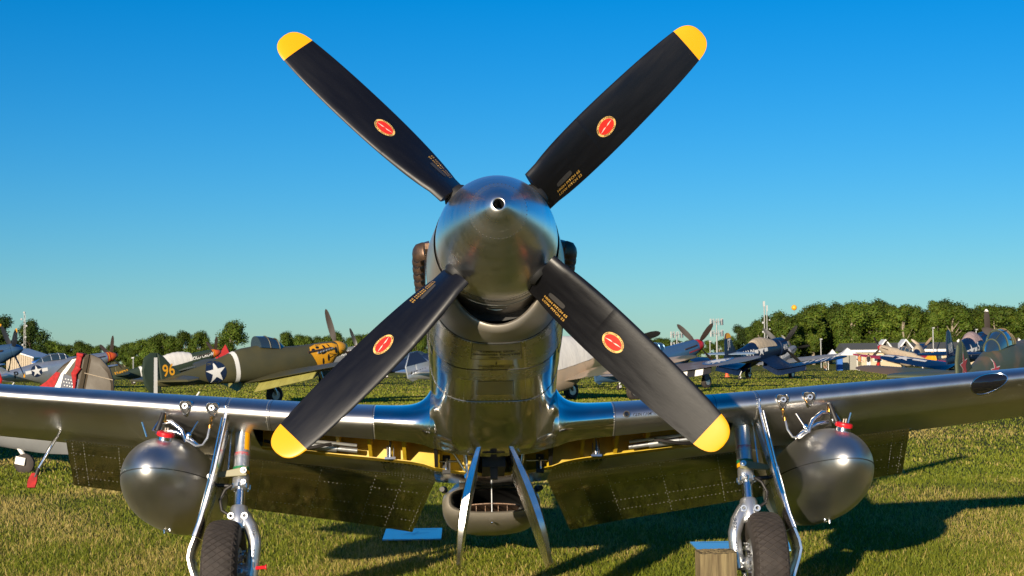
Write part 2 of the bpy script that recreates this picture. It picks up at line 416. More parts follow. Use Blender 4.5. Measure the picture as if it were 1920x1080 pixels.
for s in (-1, 1):
    quads = []
    for i in range(15):
        for j in range(6):
            quads.append((.74 + i * .029 + .0145 * (j % 2), 108 + j * 4.2))
    mb = MB()
    for y, a in quads:
        da = 1.5; dy = .0085; aa = 180 + s * (180 - a)
        ring = [fus(y + dy * cos(q), radians(aa + da * sin(q)), .0010) for q in [2 * pi * t / 8 for t in range(8)]]
        mb.add(ring, [tuple(range(8))])
    o = part(mb, 'cooling_slots', M['dark']); o['kind'] = 'stuff'
    sgn = lambda a: 180 + s * (180 - a)
    seam('panel_seam', [fcol(.72, 1.19, sgn(105.5)), fcol(.72, 1.19, sgn(137)), frow(.72, sgn(105.5), sgn(137), 14), frow(1.19, sgn(105.5), sgn(137), 14)])
def patch(name, y0, y1, a0, a1, m, off=.0012):
    rows = [[fus(y, radians(a), off) for a in np.linspace(a0, a1, 26)] for y in np.linspace(y0, y1, 14)]
    return part(MB().loft(rows, (False, False), closed=False), name, M[m])
patch('access_panel', .668, .818, 164.4, 195.6, 'panel_a'); patch('riveted_strip', .572, .664, 164.4, 195.6, 'panel_b')
patch('cowl_panel', .575, 1.012, 199, 231, 'panel_a', .0008); patch('cowl_panel', .575, 1.012, 129, 161, 'panel_a', .0008)
patch('belly_panel', 1.03, 1.24, 146, 214, 'panel_a', .0006); patch('oil_panel', 1.255, 1.515, 169.4, 190.6, 'panel_b', .0010)
def cowl_uv(yc, off=.0030):
    return lambda u, v: fus(yc - v, pi - u / fus_R(yc, pi), off)
decal('placard_lettering', join2d(move2d(text2d('REMOVE FOR', .034, .02), 0, .056), move2d(text2d('GROUND HEATER', .034, .02), 0, .004), move2d(text2d('ONLY', .034, .02), 0, -.05), move2d(text2d('THERMOMETER', .030, .02), 0, -.215), move2d(text2d('THIS POINT', .030, .02), 0, -.25), rect2d(-.003, -.185, .003, -.14)),
      cowl_uv(.735), M['ink'], hero, .05, OFF)
ov = [nring(.06 * cos(2 * pi * k / 24), .10 + .035 * sin(2 * pi * k / 24), .002) for k in range(25)]
seam('inspection_cover', [ov, [nring(u, .03, .002) for u in np.linspace(-.2, .2, 14)]], r=.002, m='chrome')

# ---- wing
def w_le(ax): return 2.0 + .065 * (ax - 1.2) - .06 * sstep(1.15, .45, ax) + .30 * sstep(.42, .25, ax)
def w_te(ax): return 4.45 - .12 * ax
def w_z(ax): return -.775 + .097 * (sqrt(ax * ax + .01))
def w_th(ax): return lerp(.150, .115, min(ax / 5.6, 1))
def wing(x, c, up, off=0.0):
    ax = abs(x); le, te = w_le(ax), w_te(ax); ch = te - le
    tip = 1.0 if ax < 5.2 else sqrt(max(1 - ((ax - 5.2) / .45) ** 2, .0))
    t = w_th(ax) * 5 * (.2969 * sqrt(c) - .126 * c - .3516 * c * c + .2843 * c ** 3 - .1015 * c ** 4) * tip
    cam_ = .012 * 4 * c * (1 - c)
    z = w_z(ax) + ch * (cam_ + (t if up else -t)) - c * ch * sin(radians(1))
    f = math.exp(-max(ax - .425, 0) / .06)
    if up: z += .12 * f * (.25 + .75 * min(1, c / .05))
    else: z -= .03 * f
    return Vector((x, le + c * ch - (.05 * f if c < .02 else 0), z + (off if up else -off)))
CC = sorted(set([0, .0025, .006, .012, .02, .03, .045, .06, .08, .105, .13, .16, .20, .25, .30, .36, .43, .5, .57, .64, .71, .78]))
CT = CC + [.84, .9, .95, .985]
def wing_section(x, cs): return [wing(x, c, True) for c in reversed(cs)] + [wing(x, c, False) for c in cs[1:]]
HX, H0, H1 = 1.63, .06, .30                                # wheel-well opening in the lower skin
def wing_piece(name, xs, cs, m, caps):
    n = 2 * len(cs) - 1; mb = MB(); rings = [wing_section(x, cs) for x in xs]; V = [p for r in rings for p in r]; F = []
    for i in range(len(xs) - 1):
        for j in range(n):
            k = (j + 1) % n
            if j >= len(cs) - 1 and k != 0:
                ca, cb = cs[j - len(cs) + 1], cs[j - len(cs) + 2]; xm = abs((xs[i] + xs[i + 1]) / 2)
                if ca >= H0 - 1e-6 and cb <= H1 + 1e-6 and .05 < xm < HX: continue
            F.append((i * n + j, i * n + k, (i + 1) * n + k, (i + 1) * n + j))
    if caps[0]: F.append(tuple(range(n)))
    if caps[1]: F.append(tuple((len(xs) - 1) * n + j for j in range(n)))
    mb.add(V, F); return part(mb, name, m, ang=50)
xc = sorted(set([round(v, 4) for v in np.concatenate([np.linspace(-.80, -.40, 17), np.linspace(-.38, .38, 17), np.linspace(.40, .80, 17)])] + [-.05, .05]))
wing_piece('wing_fillet', xc, CC, M['polish'], (False, False))
x1 = list(np.linspace(.80, HX, 12)) + list(np.linspace(1.7, 3.28, 14))
x2 = list(np.linspace(3.28, 5.2, 14)) + [5.3, 5.4, 5.48, 5.55, 5.6, 5.63, 5.645]
for s in (-1, 1):
    wing_piece('wing', [s * x for x in x1], CC, M['satin'], (False, True))
    wing_piece('outer_wing', [s * x for x in x2], CT, M['satin'], (True, True))
# wheel well: rear spar face, roof, ribs, flange
mb = MB()
xsw = list(np.linspace(-HX, HX, 41))
rear = [[wing(x, H1, False, .002), wing(x, H1 - .004, True, -.05)] for x in xsw]
roof = [[wing(x, H1 - .004, True, -.05), wing(x, .10, True, -.035)] for x in xsw]
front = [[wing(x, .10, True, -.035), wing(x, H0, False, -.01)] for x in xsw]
for strip in (rear, roof): mb.loft(strip, (False, False), closed=False)
well = part(mb, 'wheel_well', M['zinc'])
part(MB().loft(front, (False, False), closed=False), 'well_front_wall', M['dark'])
fl = [[wing(x, H1 - .045, False, .004), wing(x, H1 + .002, False, .006), wing(x, H1 + .002, False, .001), wing(x, H1 - .045, False, -.002)] for x in xsw]
part(MB().loft(fl, (True, True)), 'well_flange', M['zinc'])
rib0 = None
for x in (-1.45, -1.08, -.86, -.62, -.40, .40, .62, .86, 1.08, 1.45):
    p = wing(x, H1 - .02, False, -.005); q = wing(x, H1 - .02, True, -.06); r_ = wing(x, .12, True, -.045); s_ = wing(x, .12, False, -.035)
    w = Vector((.012, 0, 0))
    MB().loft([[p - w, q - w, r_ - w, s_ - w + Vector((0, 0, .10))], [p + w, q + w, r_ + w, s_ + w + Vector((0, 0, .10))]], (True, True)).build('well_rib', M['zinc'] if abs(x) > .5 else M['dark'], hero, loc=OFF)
for s in (-1, 1):
    p = wing(s * .72, .22, False, -.02)
    mb = MB().box(p + Vector((0, .10, .02)), (.05, .05, .10)).tube([p + Vector((0, .08, -.02)), p + Vector((0, .08, .10))], .022, 10).box(p + Vector((0, .08, -.022)), (.075, .06, .016))
    part(mb, 'uplock_bracket', M['chrome'])
    p = wing(s * .33, .22, False, -.02)
    part(MB().box(p + Vector((0, .09, .01)), (.055, .04, .13)), 'door_latch', M['dark'])
    part(MB().tube([p + Vector((s * -.10, .06, .03)), p + Vector((s * .05, .06, .03))], .008, 8).tube([p + Vector((0, .06, -.03)), p + Vector((0, .06, .05))], .012, 8), 'latch_pin', M['chrome'])
    a = wing(s * .95, .24, False, -.03); b = wing(s * 1.42, .22, False, -.025)
    part(MB().tube([a, b], .018, 10).tube([a + Vector((0, -.04, .03)), b + Vector((0, -.04, .03))], .012, 8).tube([lerp(a, b, .3), lerp(a, b, .75)], .027, 10), 'hydraulic_actuator', M['silver'])
    part(MB().tube([wing(s * x, .20 + .03 * sin(x * 9), False, -.03 + .05 * (1 - ((x - 1.35) / .22) ** 2) if abs(x - 1.35) < .22 else -.03) for x in np.linspace(1.12, 1.6, 16)], .012, 8), 'brake_hose', M['hose'])

# ---- flaps
def flap_pt(s, u, v, th, off=0.0):
    """u: 0 inner .. 1 outer, v: 0 hinge .. 1 trailing edge, th: -1 lower/front skin, +1 upper skin"""
    x = lerp(.43 + .20 * v, 3.26, u); h = wing(x, .785, False)
    up = wing(x, .785, True); ch = (w_te(x) - w_le(x)) * .235; d = radians(47)
    dirv = Vector((0, cos(d), -sin(d))); nv = Vector((0, -sin(d), -cos(d)))
    t = (.052 * (1 - v) + .008) * (min(1, .35 + 5 * v))
    return Vector((s * x, h.y, h.z + .02)) + dirv * (v * ch) + nv * (-.012 - (t + off) * (1 if th > 0 else 0) * 0) + nv * ((t + off) * (1 if th < 0 else -1) * .5)
for s in (-1, 1):
    us = np.linspace(0, 1, 30); vs = [0, .02, .05, .1, .2, .35, .5, .65, .8, .9, 1.0]
    fl = part(MB().loft([[flap_pt(s, u, v, 1) for v in reversed(vs)] + [flap_pt(s, u, v, -1) for v in vs] for u in us]), 'flap', M['flap'], ang=60)
    pts = []; nv = Vector((0, -sin(radians(47)), -cos(radians(47))))
    for v in (.06, .30, .62, .80):
        n = 120 if v in (.06,) else 84
        for u in np.linspace(.01, .99, n):
            if NR.random() < .88: pts.append((flap_pt(s, u, v, -1), nv))
    for u in (.012, .085, .16, .31, .47, .62, .77, .86, .955, .985):
        for v in np.linspace(.1, .95, 15): pts.append((flap_pt(s, u, v, -1), nv))
    dots('rivet_row', pts, M['rivet'], fl, .0030, .0022)
# rivet lines on the wing skins
pts = []
def wn_(x, c, up):
    a = wing(x, max(c - .004, 0), up); b = wing(x, c + .004, up); d = wing(x + .01, c, up) - wing(x, c, up)
    n = (b - a).cross(d); n = n if (n.z > 0) == up else -n
    return n
for s in (-1, 1):
    for x in (.80, 1.52, 1.78):
        for up, c1 in ((True, .12), (False, .055)):
            for c in np.linspace(.004, 1, 14) ** 1.4 * c1: pts.append((wing(s * x, c, up), wn_(s * x, c, up)))
    for c in (.33, .345):
        for x in np.linspace(.1, 3.2, 110): pts.append((wing(s * x, c, False), wn_(s * x, c, False)))
    for x in np.linspace(.1, 3.2, 130): pts.append((wing(s * x, .772, False), wn_(s * x, .772, False)))
    for x in (2.05, 2.5, 3.0, 3.6, 4.2):
        for c in np.linspace(.1, .76, 40): pts.append((wing(s * x, c, False), wn_(s * x, c, False)))
    for x, c in zip(NR.uniform(3.25, 3.9, 26), NR.uniform(.02, .16, 26)): pts.append((wing(s * x, c, False), wn_(s * x, c, False)))
dots('rivet_row', pts, M['rivet'], hero, .0030, .0018, OFF)
seam('panel_seam', [[wing(s * x, c, up, .0003) for up, cs in ((True, reversed(CC[:9])), (False, CC[1:9])) for c in cs] for s in (-1, 1) for x in (.81, 1.50, 1.80)], r=.0014)

# ---- guns, gun camera, landing light
for s, gx in ((-1, 2.065), (-1, 1.885), (1, 1.955), (1, 2.14)):
    gz = wing(s * gx, 0, True); c = Vector((s * gx, gz.y, gz.z + .002))
    def outl(k, r, dy):
        a = 2 * pi * k / 36; q = r * (1 + .16 * cos(3 * (a + pi / 2)) + .05 * cos(a * 2)); return c + Vector((q * cos(a) * .92, dy, q * sin(a) * 1.12))
    mb = MB().loft([[outl(k, .030, .10) for k in range(36)], [outl(k, .034, -.006) for k in range(36)], [outl(k, .040, -.016) for k in range(36)], [outl(k, .045, -.010) for k in range(36)], [outl(k, .050, .03) for k in range(36)], [outl(k, .050, .12) for k in range(36)]], (False, False))
    gp = part(mb, 'gun_port', M['polish'])
    MB().loft([[outl(k, .034, .0) for k in range(36)], [outl(k, .001, .002) for k in range(36)]], (False, False)).build('gun_recess', M['dark'], gp)
    MB().lathe([(-.030, .0075), (-.036, .009), (-.036, .0185), (.06, .0185)], 24, c=c, caps=(False, False)).build('gun_barrel', M['silver'], gp)
    MB().lathe([(-.012, .0195), (-.008, .0225), (.05, .0225)], 24, c=c, caps=(False, False)).build('blast_tube', M['silver'], gp)
    MB().lathe([(-.026, .0005), (-.026, .0085)], 12, c=c).build('muzzle', M['dark'], gp)
p = wing(.885, 0, True)
gc = part(MB().lathe([(-.004, .014), (-.010, .016), (-.010, .022), (.05, .022)], 24, c=p + Vector((0, 0, .010)), caps=(False, False)), 'gun_camera_port', M['hose'])
MB().lathe([(-.006, .0005), (-.003, .0145)], 24, c=p + Vector((0, 0, .010))).build('camera_lens', M['lens'], gc)
def le_wrap(x0, off=.0015):
    def f(u, v):
        x = x0 + u; a = wing(x, 0, True)
        best = min((c for c in np.linspace(0, .06, 200)), key=lambda c: abs(wing(x, c, v > 0).z - a.z - v))
        q = wing(x, best, v > 0); return q + Vector((0, -off, 0))
    return f
decal('gun_camera_lettering', text2d('GUN CAMERA', .027, .01), le_wrap(.985 + .03), M['ink'], hero, .03, OFF)
# landing light window in the right leading edge
mb = MB(); r0 = []
def ll(k, q, off):
    a = 2 * pi * k / 32; x = 3.41 + .125 * q * cos(a) + .03 * q * sin(a); v = -.012 + .060 * q * sin(a)
    g = wing(x, 0, True); up = v > 0
    best = min((c for c in np.linspace(0, .14, 240)), key=lambda c: abs(wing(x, c, up).z - g.z - v))
    return wing(x, best, up) + Vector((0, -off, off * (.6 if up else -.6)))
lamp = part(MB().loft([[ll(k, q, .0025) for k in range(32)] for q in (1.0, .8, .55, .3, .02)], (False, True)), 'landing_light', M['lens'])
MB().tube([ll(k % 32, 1.02, .0025) for k in range(33)], .004, 6, False).build('light_frame', M['chrome'], lamp)

# ---- pitot tube with its cover (left of the picture)
a = wing(-3.10, .34, False); bpt = a + Vector((-.02, -.02, -.09)); cpt = Vector((-3.215, a.y - .03, a.z - .285))
pit = part(MB().tube([a + Vector((.03, 0, .02)), a + Vector((.0, -.0, -.05)), bpt, lerp(bpt, cpt, .5), cpt], [.008, .011, .0125, .0125, .0125], 12), 'pitot_mast', M['chrome'])
# pitot cover: red sleeve tied on
HO = HERO_M @ Matrix.Translation(OFF)
pc = empty('pitot_cover', HO @ Matrix.Translation(cpt + Vector((-.02, 0, -.10))) @ Matrix.Scale(.62, 4), 'small red fabric cover with a black neck hanging on the pitot tube', 'cover')
MB().tube([(.035, 0, .175), (.02, 0, .12), (.005, 0, .07)], [.021, .024, .026], 12).build('cover_neck', M['hose'], pc)
mb = MB()
mb.loft([[(x * w + dx, y * .03, z) for x, y in ((-1, -1), (1, -.6), (1, .6), (-1, 1))] for z, w, dx in ((.115, .030, .0), (.07, .042, -.012), (.02, .050, -.022), (-.03, .044, -.030), (-.05, .040, -.03))])
mb.build('cover_flag', M['redfab'], pc)

# ---- main landing gear
def gear(s):
    A = Vector((s * 1.71, 2.30, -.62)); B = Vector((s * 1.705, 2.16, -1.30)); d = (B - A).normalized()
    P = lambda t: A + d * t
    leg = part(MB().tube([P(-.05), P(.02)], [.075, .072], 24).tube([P(.0), P(.02), P(.26), P(.262), P(.285), P(.287), P(.354)], [.060, .054, .054, .057, .057, .054, .053], 24), 'gear_leg', M['silver'])
    MB().tube([P(.354), P(.3541), P(.376)], [.056, .0568, .0568], 24, False).build('leg_band', M['green_band'], leg)
    MB().tube([P(.377), P(.3771), P(.404)], [.056, .0568, .0568], 24, False).build('leg_band', M['yellow'], leg)
    MB().tube([P(.404), P(.42), P(.475), P(.478), P(.498), P(.502)], [.052, .056, .056, .064, .064, .05], 24).build('leg_collar', M['silver'], leg)
    MB().tube([P(.49), P(.66)], .0375, 24).build('oleo_piston', M['chrome'], leg)
    # placard and red print on the leg
    def legsurf(t, off):
        X = Vector((1, 0, 0)); Yv = d.cross(X).normalized()
        if Yv.y > 0: Yv = -Yv
        return lambda u, v: P(t) + (-d) * v + X * (sin(u / .054) * (.054 + off)) + Yv * (cos(u / .054) * (.054 + off))
    if s < 0:
        decal('leg_placard', rect2d(.022, -.085, .062, .085), legsurf(.15, .0012), M['yellow'], leg, .02)
    decal('leg_print', join2d(rect2d(-.05, .010, .05, .014), move2d(text2d('DO NOT LIFT HERE', .014), 0, 0)), legsurf(.27, .004), M['red'], leg, .02)
    # collar bolts, link and hoses
    mb = MB()
    for k in range(8):
        a = 2 * pi * k / 8; X = Vector((1, 0, 0)); Yv = d.cross(X).normalized()
        mb.tube([P(.476) + (X * cos(a) + Yv * sin(a)) * .060, P(.508) + (X * cos(a) + Yv * sin(a)) * .060], .009, 6)
    mb.build('collar_bolts', M['chrome'], leg)
    k0 = P(.43) + Vector((-s * .03, -.075, .045)); k1 = P(.415) + Vector((s * .185, -.05, .0))
    q = Vector((0, 0, 1))
    MB().loft([[k0 + Vector((-s * .02, y, z)) for y, z in ((-.012, -.034), (.012, -.034), (.012, .030), (-.012, .030))], [lerp(k0, k1, .5) + Vector((0, y, z)) for y, z in ((-.012, -.024), (.012, -.024), (.012, .022), (-.012, .022))], [k1 + Vector((0, y, z)) for y, z in ((-.012, -.014), (.012, -.014), (.012, .013), (-.012, .013))]]).build('door_link', M['olive'], leg, bevel=.004)
    mb = MB()
    for c, r in ((k0 + Vector((0, -.02, 0)), .020), (k0 + Vector((0, -.005, -.075)), .017), (k1 + Vector((s * .012, -.02, -.005)), .018)):
        mb.lathe([(-.012, .5 * r), (-.012, r), (.02, r), (.02, .5 * r)], 16, c=c); mb.lathe([(-.026, .2 * r), (-.024, .45 * r), (-.01, .45 * r)], 10, c=c)
    mb.build('link_bolts', M['silver'], leg)
    MB().tube([P(.48) + Vector((s * .05, -.05, 0)), P(.51) + Vector((s * .095, -.04, 0)), P(.58) + Vector((s * .128, -.03, 0)), P(.655) + Vector((s * .11, -.03, 0)), P(.685) + Vector((s * .06, -.03, 0))], .011, 10).build('brake_line', M['hose'], leg)
    MB().tube([P(.485) + Vector((s * .04, -.04, 0)), P(.49) + Vector((s * .15, -.03, .012))], .014, 10).build('line_fitting', M['hose'], leg)
    MB().tube([P(.08) + Vector((s * .075, -.02, 0)), P(.42) + Vector((s * .085, -.03, 0))], .006, 8).build('hydraulic_line', M['chrome'], leg)
    # fork casting: socket, then an arm curving inboard and down to the axle
    F = P(.625)
    fk = [F + d * t for t in (0, .02, .13, .16)]
    ax = Vector((s * 1.645, 2.13, -1.655)); wc = Vector((s * 1.79, 2.15, -1.668))
    fork = MB().tube([fk[0], fk[1], fk[2], fk[3]], [.052, .060, .064, .056], 24)
    fork.tube([F + d * .02, F + d * .085 + Vector((-s * .045, -.01, 0)), F + d * .15 + Vector((-s * .085, -.015, 0)), F + d * .235 + Vector((-s * .112, -.02, 0)), Vector((s * 1.590, 2.11, -1.50)), Vector((s * 1.602, 2.12, -1.64)), Vector((s * 1.61, 2.125, -1.69))], [.040, .048, .047, .044, .042, .044, .046], 20)
    fork.tube([Vector((s * 1.60, 2.125, -1.66)), Vector((s * 1.72, 2.14, -1.663))], .046, 20)
    fo = part(fork, 'wheel_fork', M['silver'])
    mb = MB()
    for dx in (-.045, .045):
        c = F + d * .07 + Vector((dx, -.055, 0)); mb.lathe([(-.014, .012), (-.014, .022), (.03, .024)], 16, c=c, caps=(False, True))
    mb.build('fork_lugs', M['silver'], fo)
    MB().tube([fk[3] - d * .002, fk[3] + d * .012], [.044, .040], 20).build('fork_bushing', M['chrome'], fo)
    def armsurf(u, v):
        t = Vector((0, 0, 1)); p = lerp(F + d * .235 + Vector((-s * .112, -.02, 0)), Vector((s * 1.590, 2.11, -1.50)), .55)
        return p + Vector((u, -.0435, v))
    w = [move2d(text2d(c, .026, .02), 0, .105 - i * .0255) for i, c in enumerate('DONT JACK') if c != ' '] + [rect2d(-.004, -.16, .004, -.125)]
    decal('arm_lettering', join2d(*w), armsurf, M['ink'], fo, .03)
    # wheel
    wh = part(MB().lathe([(-.125, .02), (-.118, .10), (-.10, .165), (-.085, .178), (.085, .178), (.10, .165), (.10, .02)], 40, axis='X', c=wc), 'wheel', M['silver'])
    mb = MB()
    for k in range(10):
        a = 2 * pi * k / 10
        mb.box(wc + Vector((-s * .120, cos(a) * .115, sin(a) * .115)), (.03, .026, .026), Matrix.Rotation(a, 3, 'X')); mb.tube([wc + Vector((-s * .11, cos(a + .3) * .14, sin(a + .3) * .14)), wc + Vector((-s * .135, cos(a + .3) * .14, sin(a + .3) * .14))], .008, 6)
    mb.build('brake_calliper', M['chrome'], wh)
    prof = [(-.085, .172), (-.105, .178), (-.122, .21), (-.126, .255), (-.116, .300), (-.098, .326), (-.06, .338), (0, .342), (.06, .338), (.098, .326), (.116, .300), (.126, .255), (.122, .21), (.105, .178), (.085, .172)]
    prof = [(a * .94, b) for a, b in prof]
    ty = MB().lathe(prof, 64, axis='X', c=wc, caps=(False, False)).build('tyre', M['rubber'], wh)
    trad = pchip([-.113, -.092, -.056, 0, .056, .092, .113], [.295, .326, .338, .342, .338, .326, .295])
    mb = MB(); NT, rows, hw = 46, 7, .098
    for i in range(NT):
        for j in range(rows):
            x0 = -hw + hw * 2 * j / (rows - 1); a0 = 2 * pi * (i + .5 * (j % 2)) / NT
            hx, ha = hw * 2 / (rows - 1) * .93, pi / NT * .92
            ring = []; top = []
            for dx, da in ((-hx, 0), (0, -ha), (hx, 0), (0, ha)):
                x = min(max(x0 + dx, -.111), .111); r = trad(x); a = a0 + da
                ring.append(wc + Vector((x, cos(a) * (r - .001), sin(a) * (r - .001))))
                xx = min(max(x0 + dx * .93, -.111), .111); r = trad(xx) + .0045; a = a0 + da * .93
                top.append(wc + Vector((xx, cos(a) * r, sin(a) * r)))
            mb.add(ring + top, [(4, 5, 6, 7), (0, 1, 5, 4), (1, 2, 6, 5), (2, 3, 7, 6), (3, 0, 4, 7)])
    o = mb.build('tread', M['tread'], wh, smooth=False); o['kind'] = 'stuff'
    if s < 0:
        MB().tube([Vector((-1.575, 2.09, -1.645)), Vector((-1.51, 2.09, -1.64))], .012, 8).lathe([(-.002, .02), (.004, .02)], 12, axis='X', c=Vector((-1.51, 2.09, -1.64))).build('axle_pin', M['redcap'], fo)
    # outer fairing door carried by the leg
    def panel(poly, y0, y1, th, parent=None, m='door', name='gear_door', taper=1.0):
        rings = []
        for i, (x, z) in enumerate(poly):
            t = Vector((poly[min(i + 1, len(poly) - 1)][0] - poly[max(i - 1, 0)][0], 0, poly[min(i + 1, len(poly) - 1)][1] - poly[max(i - 1, 0)][1])).normalized()
            n = Vector((t.z, 0, -t.x)) * (th / 2); f = i / (len(poly) - 1)
            ya, yb = (lerp(y0[0], y0[1], f), lerp(y1[0], y1[1], f)) if isinstance(y0, tuple) else (y0, y1)
            c = Vector((s * x, 0, z)); nn = Vector((n.x * s, 0, n.z)); e = Vector((0, 1, 0))
            rings.append([c + nn * .6 + e * ya, c - nn * .6 + e * ya, c - nn + e * (ya + .012), c - nn + e * yb, c + nn + e * yb, c + nn + e * (ya + .012)])
        return part(MB().loft(rings), name, M[m], ang=30)
    gd = panel([(1.792, -.63), (1.82, -.80), (1.855, -1.0), (1.895, -1.18), (1.935, -1.34), (1.965, -1.44)], (2.03, 1.98), (2.24, 2.24), .028)
    gd2 = panel([(1.968, -1.445), (1.995, -1.52), (2.005, -1.58), (1.99, -1.64), (1.965, -1.71), (1.94, -1.78), (1.925, -1.86)], (1.98, 1.99), (2.26, 2.22), .026)
    pl = [Vector((s * x, 1.995, z)) for x, z in ((1.810, -.66), (1.872, -1.0), (1.95, -1.35), (1.98, -1.44))]
    MB().tube(pl, .006, 8).build('door_flange', M['chrome'], gd)
    MB().tube([Vector((s * 1.80, 2.05, -.57)), Vector((s * 1.792, 2.05, -.66))], .010, 8).build('door_hinge', M['chrome'], gd)
gear(-1); gear(1)

# ---- inner clamshell doors hanging from the keel
def inner_door(s):
    zs = np.linspace(-.80, -1.63, 15); rings = []
    for i, z in enumerate(zs):
        f = i / 14; x = .085 + (.285 if s > 0 else .165) * f + .03 * sin(pi * f)
        th = .028 + .034 * sin(pi * min(f * 1.05, 1)) ; ya = 2.10 + .02 * f + .16 * max(f - .72, 0) ** 1.2 * 3; yb = 2.92 - .12 * f - .5 * max(f - .8, 0)
        c = lambda dx, y: Vector((s * (x + dx), y, z))
        rings.append([c(-th / 2, ya + .02), c(-th * .36, ya), c(th * .36, ya + .010), c(th / 2, ya + .03), c(th / 2 - .02, yb), c(-th / 2, yb)])
    d = part(MB().loft(rings), 'wheel_well_door', M['door'], ang=28)
    MB().tube([(s * .09, 2.3, -.80), (s * .09, 2.85, -.82)], .012, 8).build('door_hinge', M['silver'], d)
    p = Vector((s * .20, 2.35, -.80)); q = Vector((s * .185, 2.40, -1.02))
    MB().tube([p, q], .010, 8).tube([p - Vector((0, 0, .06)), lerp(p, q, .6)], .016, 10).lathe([(-.02, .02), (.02, .02)], 12, c=p).lathe([(-.02, .02), (.02, .02)], 12, c=q).build('door_actuator', M['chrome'], d)
inner_door(-1); inner_door(1)
part(MB().box((0, 2.62, -.90), (.16, .5, .12)).box((0, 2.42, -.97), (.05, .06, .14)), 'keel_frame', M['dark'])
part(MB().tube([(-.36, 2.36, -.80), (-.27, 2.40, -.87), (-.20, 2.42, -.98)], .008, 8), 'actuator_cable', M['chrome'])

# ---- belly radiator scoop
def scoop_ring(y, w, zt, zb, n, k=72):
    cz = (zt + zb) / 2; h = (zt - zb) / 2; r = []
    for i in range(k):
        a = 2 * pi * i / k; c_, s_ = cos(a), sin(a); nn = n
        r.append(Vector((w * abs(c_) ** (2 / nn) * (1 if c_ > 0 else -1), y, cz + h * abs(s_) ** (2 / nn) * (1 if s_ > 0 else -1))))
    return r
SY = 3.75
outer = [(.10, -.03, .0, -.022), (.03, -.02, .0, -.014), (.008, -.008, 0, -.005), (0, .002, 0, .002), (.008, .016, .004, .014), (.03, .030, .01, .034), (.08, .045, .02, .055), (.2, .055, .05, .080), (.45, .055, .08, .095), (.8, .05, .12, .09), (1.3, .03, .25, .04), (2.0, -.02, .3, -.02)]
rings = [scoop_ring(SY + .9, .28, -.96, -1.10, 3)] + [scoop_ring(SY + dy, .330 + dw, -.920 + dt, -1.120 - db, 2.9) for dy, dw, dt, db in outer]
part(MB().loft(rings, (True, True)), 'radiator_scoop', M['scoop'])
sc_in = MB().loft([scoop_ring(SY + .05, .308, -.940, -1.104, 2.9), scoop_ring(SY + .85, .27, -.96, -1.09, 2.9)], (False, True)).build('scoop_duct', M['dark'], hero, loc=OFF)
part(MB().box((0, SY + .05, -1.02), (.006, .06, .20)), 'scoop_divider', M['silver'])
part(MB().loft([[Vector((x, SY + .02, -1.058 + .016 * (1 - (x / .22) ** 2))), Vector((x, SY + .02, -1.066 + .016 * (1 - (x / .22) ** 2))), Vector((x * .9, SY + .3, -1.09)), Vector((x * .9, SY + .3, -1.05))] for x in np.linspace(-.22, .22, 15)]), 'scoop_splitter', M['exhaust'])
for x in (.05, .12, -.05, -.12):
    part(MB().box((x, SY + .06, -1.085), (.004, .03, .05)), 'scoop_vane', M['exhaust'])
part(MB().box((0, SY - .25, -.86), (.16, .7, .10)).box((.0, SY + .1, -.88), (.50, .5, .05)), 'scoop_fairing', M['brushed'])
for s in (-1, 1):
    part(MB().tube([(s * .385, SY + .1, -.92), (s * .37, SY + .3, -.90)], [.02, .03], 12), 'drain_pipe', M['hose'])
part(MB().lathe([(-.012, .004), (-.004, .010), (.01, .010)], 10, c=(0, SY + .05, -1.19)), 'scoop_bolt', M['chrome'])

# ---- canopy, tail
part(MB().loft([[Vector((w * cos(a), y, z0 + h * sin(a))) for a in np.linspace(0, pi, 16)] for y, w, z0, h in ((2.95, .27, .48, .02), (3.2, .30, .49, .25), (3.5, .32, .50, .36), (4.0, .32, .51, .38), (4.6, .26, .53, .27), (5.2, .14, .53, .10), (5.5, .05, .50, .02))], (True, True), closed=False), 'canopy', M['lens'])
def plate(name, poly, t, m, vertical=True, s=1):
    """fin or tailplane: outline in (y, z) or (y, x) with tapered edges"""
    c = Vector((sum(p[0] for p in poly) / len(poly), sum(p[1] for p in poly) / len(poly), 0)); mb = MB(); R = []
    for k, th in ((1.0, 0), (.93, t * .6), (.80, t), (.80, -t), (.93, -t * .6)):
        R.append([(Vector((th, c.x + (p[0] - c.x) * k, c.y + (p[1] - c.y) * k)) if vertical else Vector((s * (c.y + (p[1] - c.y) * k), c.x + (p[0] - c.x) * k, .28 + th))) for p in poly])
    mb.loft([R[2], R[1], R[0], R[4], R[3]]); return part(mb, name, m)
plate('fin', [(7.3, .25), (8.1, .95), (8.35, 1.25), (8.85, 1.27), (9.25, .6), (9.2, -.1), (8.6, -.1)], .05, M['satin'])
for s in (-1, 1):
    plate('tailplane', [(7.75, .05), (8.05, 1.8), (8.2, 2.0), (8.6, 1.95), (8.75, .3), (8.7, .05)], .04, M['satin'], False, s)
part(MB().lathe([(-.06, .03), (-.06, .11), (-.03, .155), (.03, .155), (.06, .11), (.06, .03)], 24, axis='X', c=(0, 7.42, -.34)).box((0, 7.38, -.2), (.05, .06, .3)), 'tail_wheel', M['rubber'])

